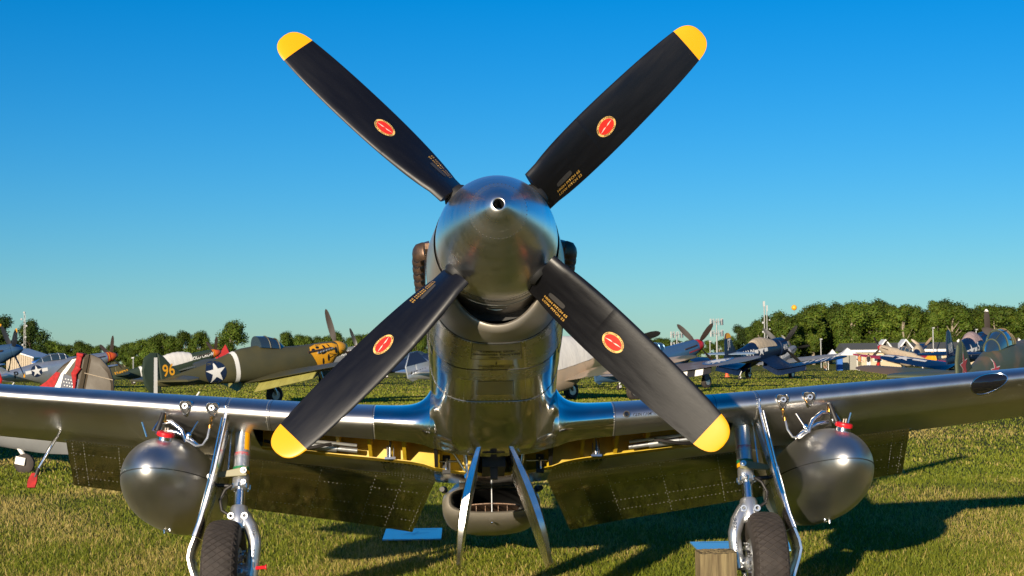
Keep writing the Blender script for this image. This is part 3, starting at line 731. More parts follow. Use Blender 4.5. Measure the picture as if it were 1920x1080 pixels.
# ---- drop tanks (hang below the wings)
def drop_tank(s, label):
    Pm = Vector((-2.225 if s < 0 else 2.29, 2.60, -1.035)); T = HO @ Matrix.Translation(Pm)
    root = empty('drop_tank', T @ Matrix.Translation((0, 0, -.32)), label, 'fuel tank', 'drop tanks under the silver wings')
    L = Vector((0, 0, .32)); R = .305
    def tr(y):
        if y < 0: return R * (1 - abs(y / .92) ** 2.3) ** .5 if y > -.92 else 0
        return R * (1 - (y / 1.55) ** 2.2) ** .75 if y < 1.55 else 0
    yy = [-.9199, -.919, -.917, -.913, -.907, -.90, -.89] + list(np.linspace(-.875, 1.5, 46)) + [1.53, 1.549]
    body = MB().lathe([(y, max(tr(y), .002)) for y in yy], 72, c=L).build('tank_body', M['tank'], root)
    edge = [(y, tr(y)) for y in yy]; mb = MB()
    loop = [Vector((r, y, 0)) for y, r in edge] + [Vector((-r, y, 0)) for y, r in reversed(edge)]
    ctr = Vector((0, .2, 0))
    def grow(p, e): return p + Vector((1 if p.x > 0 else -1, 0, 0)) * e * min(1, abs(p.x) / .1) + Vector((0, -1 if p.y < -.86 else 1 if p.y > 1.4 else 0, 0)) * e
    mb.loft([[grow(p, -.004) + L + Vector((0, 0, -.0035)) for p in loop], [grow(p, .0035) + L + Vector((0, 0, -.0028)) for p in loop], [grow(p, .0035) + L + Vector((0, 0, .0028)) for p in loop], [grow(p, -.004) + L + Vector((0, 0, .0035)) for p in loop]], (False, False))
    mb.build('weld_seam', M['seam'], body)
    def top(y, a, off=0): r = tr(y) + off; return Vector((r * sin(a), y, r * cos(a))) + L
    p = top(-.62, radians(11)); n = Vector((sin(radians(11)), -.30, cos(radians(11)))).normalized()
    Rq = n.to_track_quat('Y', 'Z').to_matrix()
    MB().lathe([(-.02, .05), (.018, .046), (.022, .050)], 24, c=p, R=Rq).build('filler_neck', M['chrome'], root)
    cap = MB().lathe([(.020, .045), (.022, .056), (.030, .060), (.046, .058), (.052, .050), (.053, .01)], 28, c=p, R=Rq).build('filler_cap', M['redcap'], root)
    MB().box(p + n * .054 + Vector((-.008, 0, 0)), (.006, .05, .004), Rq).box(p + n * .054 + Vector((.008, 0, 0)), (.006, .05, .004), Rq).build('cap_mark', M['whitep'], cap)
    # pylon, sway braces, fuel line
    wz = wing(Pm.x, .22, False) - Pm
    q = lambda x, y, z: Vector((-s * x, y, z)) + L         # x points inboard
    zt = wz.z + .02
    MB().loft([[q(x, y, z) for x, y in ((-.022, -.42), (0, -.46), (.022, -.42), (.026, .3), (0, .4), (-.026, .3))] for z in (.29, .36, zt + .04)]).build('pylon', M['brushed'], root)
    mb = MB()
    mb.tube([q(.0, -.50, zt), q(.06, -.50, zt + .005), q(.13, -.50, zt - .05), q(.165, -.50, zt - .13), q(.19, -.50, .25)], [.014, .016, .016, .017, .014], 12)
    mb.tube([q(.02, -.48, .315), q(.10, -.49, .30), q(.20, -.50, .245), q(.255, -.49, .20)], [.014, .014, .013, .010], 12)
    mb.tube([q(-.01, -.48, .33), q(-.04, -.49, .29)], .012, 10)
    mb.build('sway_brace', M['chrome'], root)
    mb = MB().lathe([(-.02, .008), (-.016, .017), (.02, .017), (.02, .01)], 14, c=q(.185, -.52, .275)).tube([q(.19, -.53, .27), q(.245, -.53, .365)], .007, 8).tube([q(-.10, -.5, .27), q(-.135, -.5, .37)], .007, 8).tube([q(-.06, -.5, .31), q(.0, -.5, .41)], .009, 8)
    mb.build('brace_screw', M['chrome'], root)
    MB().tube([q(.17, -.55, .24), q(.24, -.56, .195), q(.285, -.56, .20), q(.315, -.56, .25), q(.325, -.54, .33), q(.33, -.50, zt - .02)], .008, 8).build('vent_pipe', M['silver'], root)
    MB().tube([q(.325, -.54, .325), q(.33, -.515, .40)], .011, 8).lathe([(-.012, .012), (.012, .012)], 10, axis='Z', c=q(.325, -.54, .325)).build('pipe_joint', M['orange_brass'], root)
    MB().tube([q(-.02, -.56, .30), q(.0, -.56, .36), q(.015, -.55, .42)], [.020, .017, .017], 12).build('fuel_pipe', M['hose'], root)
    MB().tube([q(.015, -.55, .42), q(.02, -.54, zt)], .016, 12).build('pipe_collar', M['orange_brass'], root)
    MB().lathe([(-.33, .008), (-.325, .012), (-.30, .012)], 10, axis='Z', c=L + Vector((0, -.1, 0))).lathe([(-.326, .007), (-.30, .008)], 8, axis='Z', c=L + Vector((s * .05, -.02, 0))).build('drain_plug', M['chrome'], root)
drop_tank(-1, 'silver drop tank below the left wing, fully sunlit with a red cap on its crown')
drop_tank(1, 'silver drop tank below the wing on the right, a dark shadow over its inner half')
# ================================================================== GROUND
gm = bpy.data.materials.new('grass_ground'); gm.use_nodes = True
nt = gm.node_tree; bs = nt.nodes['Principled BSDF']; bs.inputs['Roughness'].default_value = 0.95; bs.inputs['Specular IOR Level'].default_value = 0.1
tc = nt.nodes.new('ShaderNodeTexCoord')
def gnoise(scale, sc=(1, 1, 1), det=6):
    mp = nt.nodes.new('ShaderNodeMapping'); mp.inputs['Scale'].default_value = sc; nt.links.new(tc.outputs['Object'], mp.inputs[0])
    n = nt.nodes.new('ShaderNodeTexNoise'); n.inputs['Scale'].default_value = scale; n.inputs['Detail'].default_value = det; n.inputs['Roughness'].default_value = .65
    nt.links.new(mp.outputs[0], n.inputs['Vector']); return n
n1 = gnoise(.12, (1, .8, 1)); n2 = gnoise(14); n3 = gnoise(.02, (.4, 1, 1), 3)
def ramp(n, stops):
    r = nt.nodes.new('ShaderNodeValToRGB'); e = r.color_ramp.elements
    while len(e) < len(stops): e.new(.5)
    for k, (p, c) in enumerate(stops): e[k].position = p; e[k].color = (*c, 1)
    nt.links.new(n.outputs[0], r.inputs[0]); return r
r1 = ramp(n1, [(.34, (.11, .135, .012)), (.5, (.165, .17, .018)), (.66, (.25, .20, .04))])
r2 = ramp(n2, [(.3, (.45, .45, .45)), (.7, (1.25, 1.2, 1.1))])
mx = nt.nodes.new('ShaderNodeMix'); mx.data_type = 'RGBA'; mx.blend_type = 'MULTIPLY'; mx.inputs[0].default_value = 1
sx_ = nt.nodes.new('ShaderNodeSeparateXYZ'); nt.links.new(tc.outputs['Object'], sx_.inputs[0])
mrg = nt.nodes.new('ShaderNodeMapRange'); mrg.inputs[1].default_value = 120; mrg.inputs[2].default_value = 170; nt.links.new(sx_.outputs[1], mrg.inputs[0])
shaded_soil = nt.nodes.new('ShaderNodeMix'); shaded_soil.data_type = 'RGBA'; shaded_soil.inputs[6].default_value = (.085, .092, .018, 1)      # earth and thatch darkened for shade under the modelled blades, closed turf beyond
nt.links.new(mrg.outputs[0], shaded_soil.inputs[0]); nt.links.new(r1.outputs[0], shaded_soil.inputs[7]); nt.links.new(shaded_soil.outputs[2], mx.inputs[6]); nt.links.new(r2.outputs[0], mx.inputs[7]); nt.links.new(mx.outputs[2], bs.inputs['Base Color'])
bp = nt.nodes.new('ShaderNodeBump'); bp.inputs['Strength'].default_value = .9; bp.inputs['Distance'].default_value = .05
nt.links.new(n2.outputs[0], bp.inputs['Height']); nt.links.new(bp.outputs[0], bs.inputs['Normal'])
kind(MB().add([(-2500, -2500, 0), (2500, -2500, 0), (2500, 3500, 0), (-2500, 3500, 0)], [(0, 1, 2, 3)]).build('ground', gm, None, smooth=False), 'structure')

# grass blades
gb = bpy.data.materials.new('grass_blades'); gb.use_nodes = True
nt2 = gb.node_tree; b2 = nt2.nodes['Principled BSDF']; b2.inputs['Roughness'].default_value = .6; b2.inputs['Specular IOR Level'].default_value = .25
at_ = nt2.nodes.new('ShaderNodeAttribute'); at_.attribute_name = 'tint'
nt2.links.new(at_.outputs['Color'], b2.inputs['Base Color'])
tr_ = nt2.nodes.new('ShaderNodeBsdfTranslucent'); nt2.links.new(at_.outputs['Color'], tr_.inputs[0])
ms = nt2.nodes.new('ShaderNodeMixShader'); ms.inputs[0].default_value = .25
nt2.links.new(b2.outputs[0], ms.inputs[1]); nt2.links.new(tr_.outputs[0], ms.inputs[2]); nt2.links.new(ms.outputs[0], nt2.nodes['Material Output'].inputs[0])
def vnoise(x, y, f, seed):
    r = np.random.default_rng(seed); s = 0
    for k in range(5):
        a, ph, fr = r.uniform(0, 2 * pi), r.uniform(0, 6.28), f * r.uniform(.6, 1.9); s = s + np.sin((x * np.cos(a) + y * np.sin(a)) * fr + ph)
    return s / 5
def grass(name, n, d0, d1, h0, h1, w, seed, wide=0, thr=.25):
    r = np.random.default_rng(seed)
    u = r.random(n); d = d0 * d1 / (d1 - u * (d1 - d0)) if d1 / d0 > 1.8 else d0 + (d1 - d0) * u   # denser near the camera
    if wide: d = r.uniform(d0, d1, n)
    x = r.uniform(-1, 1, n) * (d * .43 if not wide else 7.5); y = CAM_Y + d
    nz = vnoise(x, y, 2.2, 3) * .6 + vnoise(x, y, .5, 4) * .7 + r.normal(0, .35, n)
    straw = nz > thr
    h = r.uniform(h0, h1, n) * (1 + .25 * vnoise(x, y, 1.3, 9)); h[straw] *= 1.15
    az = r.uniform(0, 2 * pi, n); ln = np.abs(r.normal(0, .95, n)) + .15; la = r.uniform(0, 2 * pi, n)
    ww = w * r.uniform(.6, 1.3, n)
    dx, dy = np.cos(az) * ww, np.sin(az) * ww; bx, by = np.cos(la) * ln * h, np.sin(la) * ln * h
    hz = h / np.sqrt(1 + ln * ln)
    V = np.empty((n, 5, 3), np.float32)
    V[:, 0] = np.stack([x - dx, y - dy, 0 * x], 1); V[:, 1] = np.stack([x + dx, y + dy, 0 * x], 1)
    V[:, 2] = np.stack([x + dx * .7 + bx * .38, y + dy * .7 + by * .38, hz * .6], 1); V[:, 3] = np.stack([x - dx * .7 + bx * .38, y - dy * .7 + by * .38, hz * .6], 1)
    V[:, 4] = np.stack([x + bx, y + by, hz], 1)
    me = bpy.data.meshes.new(name); me.vertices.add(5 * n); me.vertices.foreach_set('co', V.ravel())
    base = (np.arange(n) * 5)[:, None]
    loops = np.concatenate([base + np.array([[0, 1, 2, 3]]), base + np.array([[3, 2, 4]])], 1).ravel()
    me.loops.add(7 * n); me.loops.foreach_set('vertex_index', loops.astype(np.int32))
    me.polygons.add(2 * n); st = np.stack([np.arange(n) * 7, np.arange(n) * 7 + 4], 1).ravel(); me.polygons.foreach_set('loop_start', st.astype(np.int32))
    me.update(calc_edges=True); me.validate()
    c = np.empty((n, 4), np.float32); c[:, 3] = 1
    g = np.clip(.5 + .4 * nz + r.normal(0, .2, n), 0, 1)[:, None]
    c[:, :3] = np.array([.13, .17, .012]) * (1 - g) + np.array([.27, .27, .025]) * g
    k = straw; m_ = r.uniform(0, 1, n)[:, None]
    c[k, :3] = (np.array([.40, .30, .07]) * (1 - m_) + np.array([.48, .38, .13]) * m_)[k]
    c[:, :3] *= r.uniform(.85, 1.15, n)[:, None]
    ca = me.color_attributes.new('tint', 'FLOAT_COLOR', 'POINT'); ca.data.foreach_set('color', np.repeat(c, 5, axis=0).ravel())
    me.materials.append(gb); o = bpy.data.objects.new(name, me); COL.objects.link(o); o['kind'] = 'stuff'
    return o
grass('grass', 270000, 11.8, 22, .022, .060, .0034, 1, thr=.2)
grass('grass', 150000, 21, 60, .030, .065, .009, 2, thr=.30)
grass('grass', 160000, 58, 170, .05, .08, .026, 5, thr=.75)
grass('grass', 90000, 1.0, 12.2, .02, .05, .010, 6, 1.6, thr=-.25)  # unseen grass before the camera, made straw-pale to brighten the spinner's reflection

# wooden chock post beside the right wheel, glossy boards lying on the grass
def wooden_post():
    p = at(1343, 1060, 10.3); p.z = 0
    root = empty('wooden_post', Matrix.Translation(p) @ Matrix.Rotation(.05, 4, 'Z'), 'weathered square wooden block standing by the wheel on the right', 'wooden block')
    r = random.Random(3); rings = []
    zs = [0, .1, .2, .3, .41, .445, .455]
    for z in zs:
        ring = []
        for k in range(44):
            a = 2 * pi * (k + .5) / 44; c, s = cos(a), sin(a); q = 1 / max(abs(c), abs(s)) if True else 1
            e = min(q, 1.30); w = .121 + (.0025 if k % 3 else -.004)
            ring.append(Vector((c * e * w, s * e * w, z + (r.uniform(-.004, .004) if z > .42 else 0))) * 1)
        rings.append(ring)
    MB().loft(rings).build('block', M['wood'], root, ang=20)
    mb = MB()
    for k in range(160): mb.tube([(r.uniform(-.115, .115), r.uniform(-.115, .115), .45), (r.uniform(-.115, .115), r.uniform(-.115, .115), .458 + r.random() * .004)], .0012, 3)
    o = mb.build('splinters', M['wood'], root); o['kind'] = 'stuff'
wooden_post()
def board(px0, px1, d0, d1, label, tilt):
    a, b = at(px0, 900, d0), at(px1, 900, d0); w = (b - a).length; dep = d1 - d0
    root = empty('information_board', Matrix.Translation(((a.x + b.x) / 2, CAM_Y + (d0 + d1) / 2, .05)) @ Euler((tilt, 0, .03)).to_matrix().to_4x4(), label, 'board', 'glossy boards lying on the grass')
    MB().box((0, 0, 0), (w, dep, .012)).build('board_sheet', M['sky_board'], root, smooth=False)
    f = lambda u, v: Vector((u, v, .0075))
    decal('board_drawing', join2d(poly2d([(-.18 * w, -.05), (.25 * w, .02), (.30 * w, .06), (-.1 * w, .02)]), poly2d([(-.02 * w, -.1), (.03 * w, -.1), (.1 * w, .14), (.07 * w, .14)]), rect2d(-.42 * w, dep * .36, .42 * w, dep * .39)), f, M['boarddraw'], root, .2)
board(714, 824, 14.85, 15.55, 'glossy board painted sky-reflection blue lying on the grass below the belly scoop', .035)
board(1306, 1500, 13.65, 14.2, 'glossy board painted sky-reflection blue lying on the grass behind the wheel on the right', .03)
# ================================================================== PARKED AIRCRAFT BEHIND
def P(name, c, r=.5, metal=0., **k): M[name] = mat(name, c, r, metal, **k)
P('olive_drab', (.085, .075, .032), .5, base2=(.065, .062, .03), vscale=1.2)
P('dark_green', (.030, .045, .028), .5)
P('navy_blue', (.006, .016, .048), .35, base2=(.004, .012, .038), vscale=2)
P('pale_blue', (.20, .27, .36), .4)
P('grey_paint', (.21, .215, .22), .45, base2=(.17, .175, .18), vscale=2)
P('bare_metal', (.60, .62, .64), .30, .8, rvar=.1, vscale=4)
P('white_paint', (.74, .72, .68), .5)
P('flap_green', (.28, .26, .07), .55, base2=(.23, .21, .055), vscale=3)
P('nose_yellow', (.78, .36, .015), .45)
P('red_paint', (.55, .02, .015), .4)
P('orange_red', (.65, .10, .02), .45)
P('insignia_blue', (.008, .018, .05), .45)
P('black_paint', (.012, .012, .013), .45)
P('canvas_tan', (.46, .37, .26), .9, var=.2, vscale=6, bump=.5, bscale=5)
P('canvas_white', (.62, .60, .57), .9, var=.12, vscale=7, bump=.6, bscale=4, stretch=(1, 3, .6))
P('canvas_mauve', (.33, .24, .24), .9, var=.2, vscale=6, bump=.4, bscale=6)
P('glass', (.03, .05, .07), .06, 0, coat=1.0)
P('light_blue_paint', (.09, .19, .33), .3, .5)
P('brown_blade', (.030, .022, .018), .55, spec=.25)
P('tan_blade', (.30, .22, .15), .45)
def camo(name, a, b, c, sc=.55):
    m = mat(name, a, .55, base2=b, vscale=sc); cr = [n for n in m.node_tree.nodes if n.type == 'VALTORGB'][0].color_ramp
    cr.interpolation = 'EASE'; cr.elements[0].position = .42; cr.elements[1].position = .48; e = cr.elements.new(.58); e.color = (*c, 1); M[name] = m
camo('camo_yak', (.075, .085, .045), (.075, .090, .050), (.17, .11, .055), .5)
camo('camo_tan', (.40, .30, .21), (.10, .10, .055), (.33, .26, .19), .45)
camo('camo_dark', (.15, .15, .17), (.13, .11, .11), (.10, .13, .17), .5)

SECT = {
 'inline': [(.17, .357, .357, .357), (.62, .405, .385, .51), (1.5, .43, .43, .62), (2.3, .437, .46, .80), (3.2, .436, .52, .88), (3.9, .43, .56, 1.15), (4.6, .42, .6, 1.12), (5.4, .38, .54, .85), (6.2, .33, .45, .62), (7.5, .22, .34, .42), (8.8, .09, .27, .12), (9.2, .05, .24, .02)],
 'chin': [(.17, .33, .33, .33), (.45, .39, .36, .60), (.9, .43, .37, .74), (1.6, .45, .40, .76), (2.4, .46, .46, .70), (3.2, .46, .57, .68), (3.9, .45, .72, .64), (4.6, .41, .72, .58), (5.4, .34, .57, .50), (6.5, .23, .36, .36), (7.8, .11, .20, .20), (8.6, .04, .12, .10)],
 'radial': [(.12, .40, .40, .40), (.13, .56, .56, .56), (.30, .66, .66, .66), (1.25, .68, .68, .68), (1.3, .62, .63, .66), (2.5, .60, .66, .70), (3.4, .58, .78, .74), (4.4, .52, .84, .70), (5.4, .42, .66, .58), (6.6, .28, .50, .40), (7.8, .15, .42, .22), (8.7, .05, .32, .12)],
 'flag': [(.17, .33, .33, .33), (.9, .43, .39, .80), (2.4, .46, .50, .74), (3.9, .45, .80, .70), (5.4, .36, .66, .60), (6.8, .28, .45, .56), (7.8, .16, .36, .52), (8.6, .05, .30, .40)],
 'yak': [(.17, .34, .34, .34), (.6, .38, .38, .46), (1.5, .40, .42, .60), (2.4, .42, .48, .70), (3.2, .42, .58, .74), (4.0, .40, .62, .80), (4.8, .36, .55, .70), (6.0, .26, .38, .42), (7.2, .14, .26, .20), (8.2, .04, .18, .06)],
}
WINGS = {'flag': (-.62, 2.1, 2.7, 1.25, 5.7, .105, 0), 'inline': (-.72, 2.0, 2.5, 1.3, 5.6, .09, 0), 'chin': (-.62, 2.1, 2.7, 1.25, 5.7, .105, 0), 'radial': (-.42, 1.75, 2.6, 1.75, 6.2, .15, .80), 'yak': (-.62, 2.0, 2.4, 1.0, 4.6, .09, 0)}
FINS = {
 'flag': ([(7.45, .30), (7.74, .64), (7.95, .93), (8.14, 1.10), (8.33, 1.16), (8.33, -.05), (7.6, -.05)], [(8.345, 1.165), (8.52, 1.13), (8.70, 1.00), (8.80, .82), (8.85, .60), (8.85, .0), (8.6, -.40), (8.345, -.35)]),
 'inline': ([(7.3, .25), (8.0, .85), (8.35, 1.25), (8.62, 1.26), (8.62, -.1), (8.2, -.1)], [(8.635, 1.26), (8.85, 1.25), (9.25, .6), (9.22, .0), (8.95, -.22), (8.635, -.18)]),
 'chin': ([(7.35, .2), (7.75, .55), (8.05, .95), (8.30, 1.12), (8.30, -.05), (7.9, -.05)], [(8.315, 1.12), (8.55, 1.16), (8.85, 1.02), (9.02, .55), (8.98, .0), (8.72, -.36), (8.315, -.30)]),
 'radial': ([(6.9, .35), (7.45, 1.15), (7.72, 1.72), (8.0, 1.86), (8.0, .0), (7.4, .0)], [(8.015, 1.86), (8.25, 1.78), (8.5, 1.2), (8.58, .4), (8.4, -.1), (8.015, -.1)]),
 'yak': ([(6.9, .2), (7.35, .75), (7.7, 1.05), (7.8, 1.07), (7.8, -.05), (7.3, -.05)], [(7.815, 1.07), (8.1, .98), (8.32, .6), (8.34, .15), (8.2, -.2), (7.815, -.12)]),
}
STABZ = {'flag': .10, 'inline': .22, 'chin': .10, 'radial': .38, 'yak': .16}
_blades = {}
def bg_blade(R, wmax, m):
    key = (R, wmax, m.name)
    if key not in _blades:
        mb = MB(); rings = []
        for r, w in ((.15, .35), (.3, .42), (.55, .85), (.9, 1.0), (.75 * R, .95), (.9 * R, .72), (.965 * R, .45), (R, .05)):
            b = min(1.0, math.atan(.5 / r)); c = wmax * w; t = .03 * w + .008
            e = Vector((-cos(b), -sin(b), 0)); n = Vector((sin(b), -cos(b), 0)); z = Vector((0, 0, r))
            rings.append([z + e * (c * .5), z + n * t + e * c * .15, z + n * t - e * c * .2, z - e * c * .5, z - n * t * .4])
        mb.loft(rings); o = mb.build('propeller_blade', m, None); _blades[key] = o.data; bpy.data.objects.remove(o)
    return _blades[key]
_wheels = {}
def fighter(label, typ, px, d, theta, body, off=(0, -2.22, 1.995), wingm=None, finm=None, rudm=None, spinm=None, angles=(45, 135, 225, 315), R=1.7, blade='brown_blade', tip=None, bw=.30,
            canopy='glass', cover=None, flap=None, stabm=None, marks=None, pitch=12, legs=True, name='parked_fighter', group='fighters parked on the grass behind', wing=True, bellym=None, tw=None):
    g = at(px, 700, d)
    root = empty(name, Matrix.Translation((g.x, g.y, 0)) @ Euler((-radians(pitch), 0, radians(theta)), 'XYZ').to_matrix().to_4x4(), label, 'airplane', group)
    O = Vector(off); body = M[body]; wm = M[wingm] if wingm else body
    S = SECT[typ]; fy = [s[0] for s in S]; fw, ft, fb = (pchip(fy, [s[k] for s in S]) for k in (1, 2, 3)); n = 2.3
    def ring(y):
        return [Vector((sin(a) * r, y, cos(a) * r)) for a in [2 * pi * k / 28 for k in range(28)] for r in [((abs(sin(a)) / fw(y)) ** n + (abs(cos(a)) / (ft(y) if cos(a) > 0 else fb(y))) ** n) ** (-1 / n)]]
    yl = sorted(set(fy + list(np.linspace(fy[0], fy[-1], 30))))
    fus_o = MB().loft([ring(y) for y in yl]).build('fuselage', body, root, loc=O)
    def side(y, z, sgn, o=.012):
        h = ft(y) if z > 0 else fb(y); q = max(1 - (abs(z) / h) ** n, .0)
        return Vector((sgn * (fw(y) * q ** (1 / n) + o), y, z))
    if typ == 'radial':
        MB().lathe([(.08, .05), (.10, .50)], 28).build('engine_face', M['dark'], root, loc=O)
        MB().lathe([(-.22, .03), (-.15, .10), (.05, .14), (.10, .14)], 16).build('propeller_hub', M['bare_metal'], root, loc=O)
    else:
        r0 = S[0][1]; MB().lathe([(lerp(-.56, .16, t), max(r0 * (1 - (1 - t) ** 2) ** .75, .004)) for t in np.linspace(0, 1, 14)] + [(.17, .1)], 24).build('spinner', M[spinm] if spinm else body, root, loc=O)
        for sg in (-1, 1):
            MB().tube([side(y, .12, sg, .01) for y in np.linspace(.6, 1.8, 10)], .045, 8).build('exhaust_stacks', M['exhaust'], root, loc=O)
    bme = bg_blade(R, bw, M[blade])
    for a in angles:
        b = bpy.data.objects.new('propeller_blade', bme); COL.objects.link(b); b.parent = root; b.location = O; b.rotation_euler = (0, radians(a), 0)
        if tip: MB().loft([[Vector((x, y, z)) for x, y in ((-w, -.015), (w, -.02), (w, .02), (-w, .015))] for z, w in ((R * .93, bw * .38), (R * 1.004, bw * .12))]).build('blade_tip', M[tip], b)
    wz, wy, cr, ct, hb, dih, gull = WINGS[typ]
    def wpt(x, c, up, o=0.0):
        ax = abs(x); f = ax / hb; ch = lerp(cr, ct, f) * (1 if f < .88 else max(1 - ((f - .88) / .125) ** 2, .02) ** .5); mid = wy + lerp(cr, ct, f) * .42
        z = wz + (dih * ax if not gull else (-gull * sstep(0, 1.75, ax) * 1.0 + dih * max(ax - 1.75, 0)))
        t = .14 * 5 * (.2969 * sqrt(c) - .126 * c - .3516 * c * c + .2843 * c ** 3 - .1015 * c ** 4)
        return Vector((x, mid + (c - .42) * ch, z + ch * (t * (1 if up else -.8)) + (o if up else -o)))
    cs = [0, .01, .03, .08, .16, .28, .42, .58, .75, .9, 1.0]
    if wing:
        for s in (-1, 1):
            xs = [s * x for x in list(np.linspace(.15, hb * .88, 12)) + [hb * q for q in (.92, .96, .985, 1.0)]]
            MB().loft([[wpt(x, c, True) for c in reversed(cs)] + [wpt(x, c, False) for c in cs[1:]] for x in xs]).build('wing', wm, root, loc=O)
            if flap:
                fm, fa, stripes = flap
                mb = MB(); q = radians(fa); N = 12
                for i in range(N):
                    xa, xb = lerp(.5, hb * .58, i / N), lerp(.5, hb * .58, (i + .97) / N); rr = []
                    for x in (s * xa, s * xb):
                        h = wpt(x, .82, False); L = lerp(cr, ct, abs(x) / hb) * .21; e = h + Vector((0, cos(q) * L, -sin(q) * L)); rr.append([h + Vector((0, 0, .02)), h + Vector((0, .03, .05)), e + Vector((0, .015, .01)), e])
                    mb.loft(rr, m=(i // 2) % 2 if stripes else 0)
                mb.build('flap', [M[fm], M[stripes]] if stripes else M[fm], root, loc=O, smooth=False)
    fp, rp = FINS[typ]
    def slab(nm, poly, t, m, loc=O, horiz=None):
        cy, cz = sum(p[0] for p in poly) / len(poly), sum(p[1] for p in poly) / len(poly); mb = MB()
        f = (lambda a, b, h: Vector((h, a, b))) if horiz is None else (lambda a, b, h: Vector((horiz * b, a, STABZ[typ] + h)))
        mb.loft([[f(cy + (a - cy) * k, cz + (b - cz) * k, h) for a, b in poly] for k, h in ((.86, t), (1, t * .45), (1, -t * .45), (.86, -t))])
        return mb.build(nm, m, root, loc=loc, ang=20)
    fin_m = M[finm] if finm else body
    slab('fin', fp, .05, fin_m); slab('rudder', rp, .045, M[rudm] if rudm else fin_m)
    ye = fp[-2][0]
    for s in (-1, 1):
        slab('tailplane', [(ye - 1.0, .05), (ye - .55, 1.7), (ye - .3, 2.0), (ye + .1, 1.95), (ye + .25, .25), (ye + .15, .05)], .05, M[stabm] if stabm else wm, horiz=s)
    # canopy or canvas cover
    yc = {'flag': 3.3, 'inline': 3.9, 'chin': 3.35, 'radial': 3.5, 'yak': 3.6}[typ]; zt = ft(yc)
    if cover:
        cm, y0, y1, hh = cover[:4]; ea = cover[4] if len(cover) > 4 else 1.75; rings = []
        for t in np.linspace(0, 1, 16):
            y = lerp(y0, y1, t); e = sin(pi * min(max(t, .02), .98)) ** .6; wv = .02 * sin(t * 37)
            rings.append([Vector((sin(a) * (fw(y) + .03 + wv), y, cos(a) * (ft(y) + .03 + hh * e + wv))) for a in np.linspace(-ea, ea, 22)])
        MB().loft(rings, (True, True), closed=False).build('canvas_cover', M[cm], root, loc=O)
    elif canopy:
        prof = [(-.95, .06, .02), (-.55, .26, .30), (-.1, .30, .40), (.5, .30, .40), (1.1, .22, .26), (1.6, .06, .03)] if typ in ('inline', 'radial', 'yak') else [(-.75, .10, .02), (-.35, .30, .36), (.1, .33, .42), (.55, .35, .40)]
        cp = MB().loft([[Vector((w * cos(a), yc + y, ft(yc + y) - .08 + (h + .05) * sin(a))) for a in np.linspace(0, pi, 14)] for y, w, h in prof], (True, True), closed=False).build('canopy', M[canopy], root, loc=O)
        mb = MB()
        for y, w, h in prof[1:-1]: mb.tube([Vector(((w + .006) * cos(a), yc + y, ft(yc + y) - .08 + (h + .056) * sin(a))) for a in np.linspace(0, pi, 12)], .018, 5)
        for sg in (-.5, .5): mb.tube([Vector((w * sg, yc + y, ft(yc + y) - .07 + (h + .05) * .87)) for y, w, h in prof[1:-1]], .014, 5)
        mb.build('canopy_frame', body, cp)
    if legs:
        for s in (-1, 1):
            gx = 1.8 if typ != 'radial' else 1.75
            if gx not in _wheels:
                w = MB().lathe([(-.10, .05), (-.10, .20), (-.12, .30), (-.07, .37), (.07, .37), (.12, .30), (.10, .20), (.10, .05)], 24, axis='X').build('wheel', M['rubber'], None); _wheels[gx] = w.data; bpy.data.objects.remove(w)
            w = bpy.data.objects.new('wheel', _wheels[gx]); COL.objects.link(w); w.parent = root; w.location = Vector((s * gx, -.07, .36))
            hub = MB().lathe([(-.115, .02), (-.115, .19), (.115, .19), (.115, .02)], 16, axis='X').build('wheel_hub', M['bare_metal'], w)
            top = wpt(s * (gx - .1), .1, False) + O
            MB().tube([top + Vector((0, 0, .1)), Vector((s * (gx - .16), -.05, .5)), Vector((s * (gx - .14), -.07, .36))], .055, 8).build('gear_leg', M['bare_metal'], root)
            MB().loft([[Vector((s * (gx + dx), y, z)) for dx, y in ((.10, -.22), (.13, -.22), (.13, .2), (.10, .2))] for z in (top.z - .02, .42)]).build('gear_door', M[bellym] if bellym else wm, root)
    yt = (tw or ye - 1.25) + O.y; zt_ = (.16 + sin(radians(pitch)) * yt) / cos(radians(pitch))
    tw = MB().lathe([(-.05, .03), (-.06, .10), (-.03, .16), (.03, .16), (.06, .10), (.05, .03)], 16, axis='X', c=(0, yt, zt_)).build('tail_wheel', M['rubber'], root)
    MB().tube([(0, yt - .35, zt_ + .42), (.0, yt - .02, zt_ + .10)], .035, 8).box((.075, yt - .05, zt_ + .04), (.03, .16, .12)).box((-.075, yt - .05, zt_ + .04), (.03, .16, .12)).build('tail_wheel_strut', M['white_paint'], tw)
    def sidemap(y0, z0, sgn, o=.012): return lambda u, v: side(y0 + sgn * u, z0 + v, sgn, o)
    def finmap(y0, z0, sgn, t=.058): return lambda u, v: Vector((sgn * t, y0 + sgn * u, z0 + v))
    def wingmap(x0, c0, s, up=True):
        def f(u, v):
            x = x0 + u; ch = lerp(cr, ct, abs(x) / hb); return wpt(x, min(max(c0 + v / ch, .01), .99), up, .012)
        return f
    K = dict(root=root, O=O, side=sidemap, fin=finmap, wing=wingmap, raw=side, ring=ring, fw=fw, ft=ft, fb=fb, wpt=wpt)
    if marks: marks(K)
    return K
def dk(K, name, sh, fn, m, ml=.15): return decal(name, sh, fn, M[m], K['root'], ml, K['O'])
def flip(sh): return sh                                   # marks read correctly from the side they are painted on
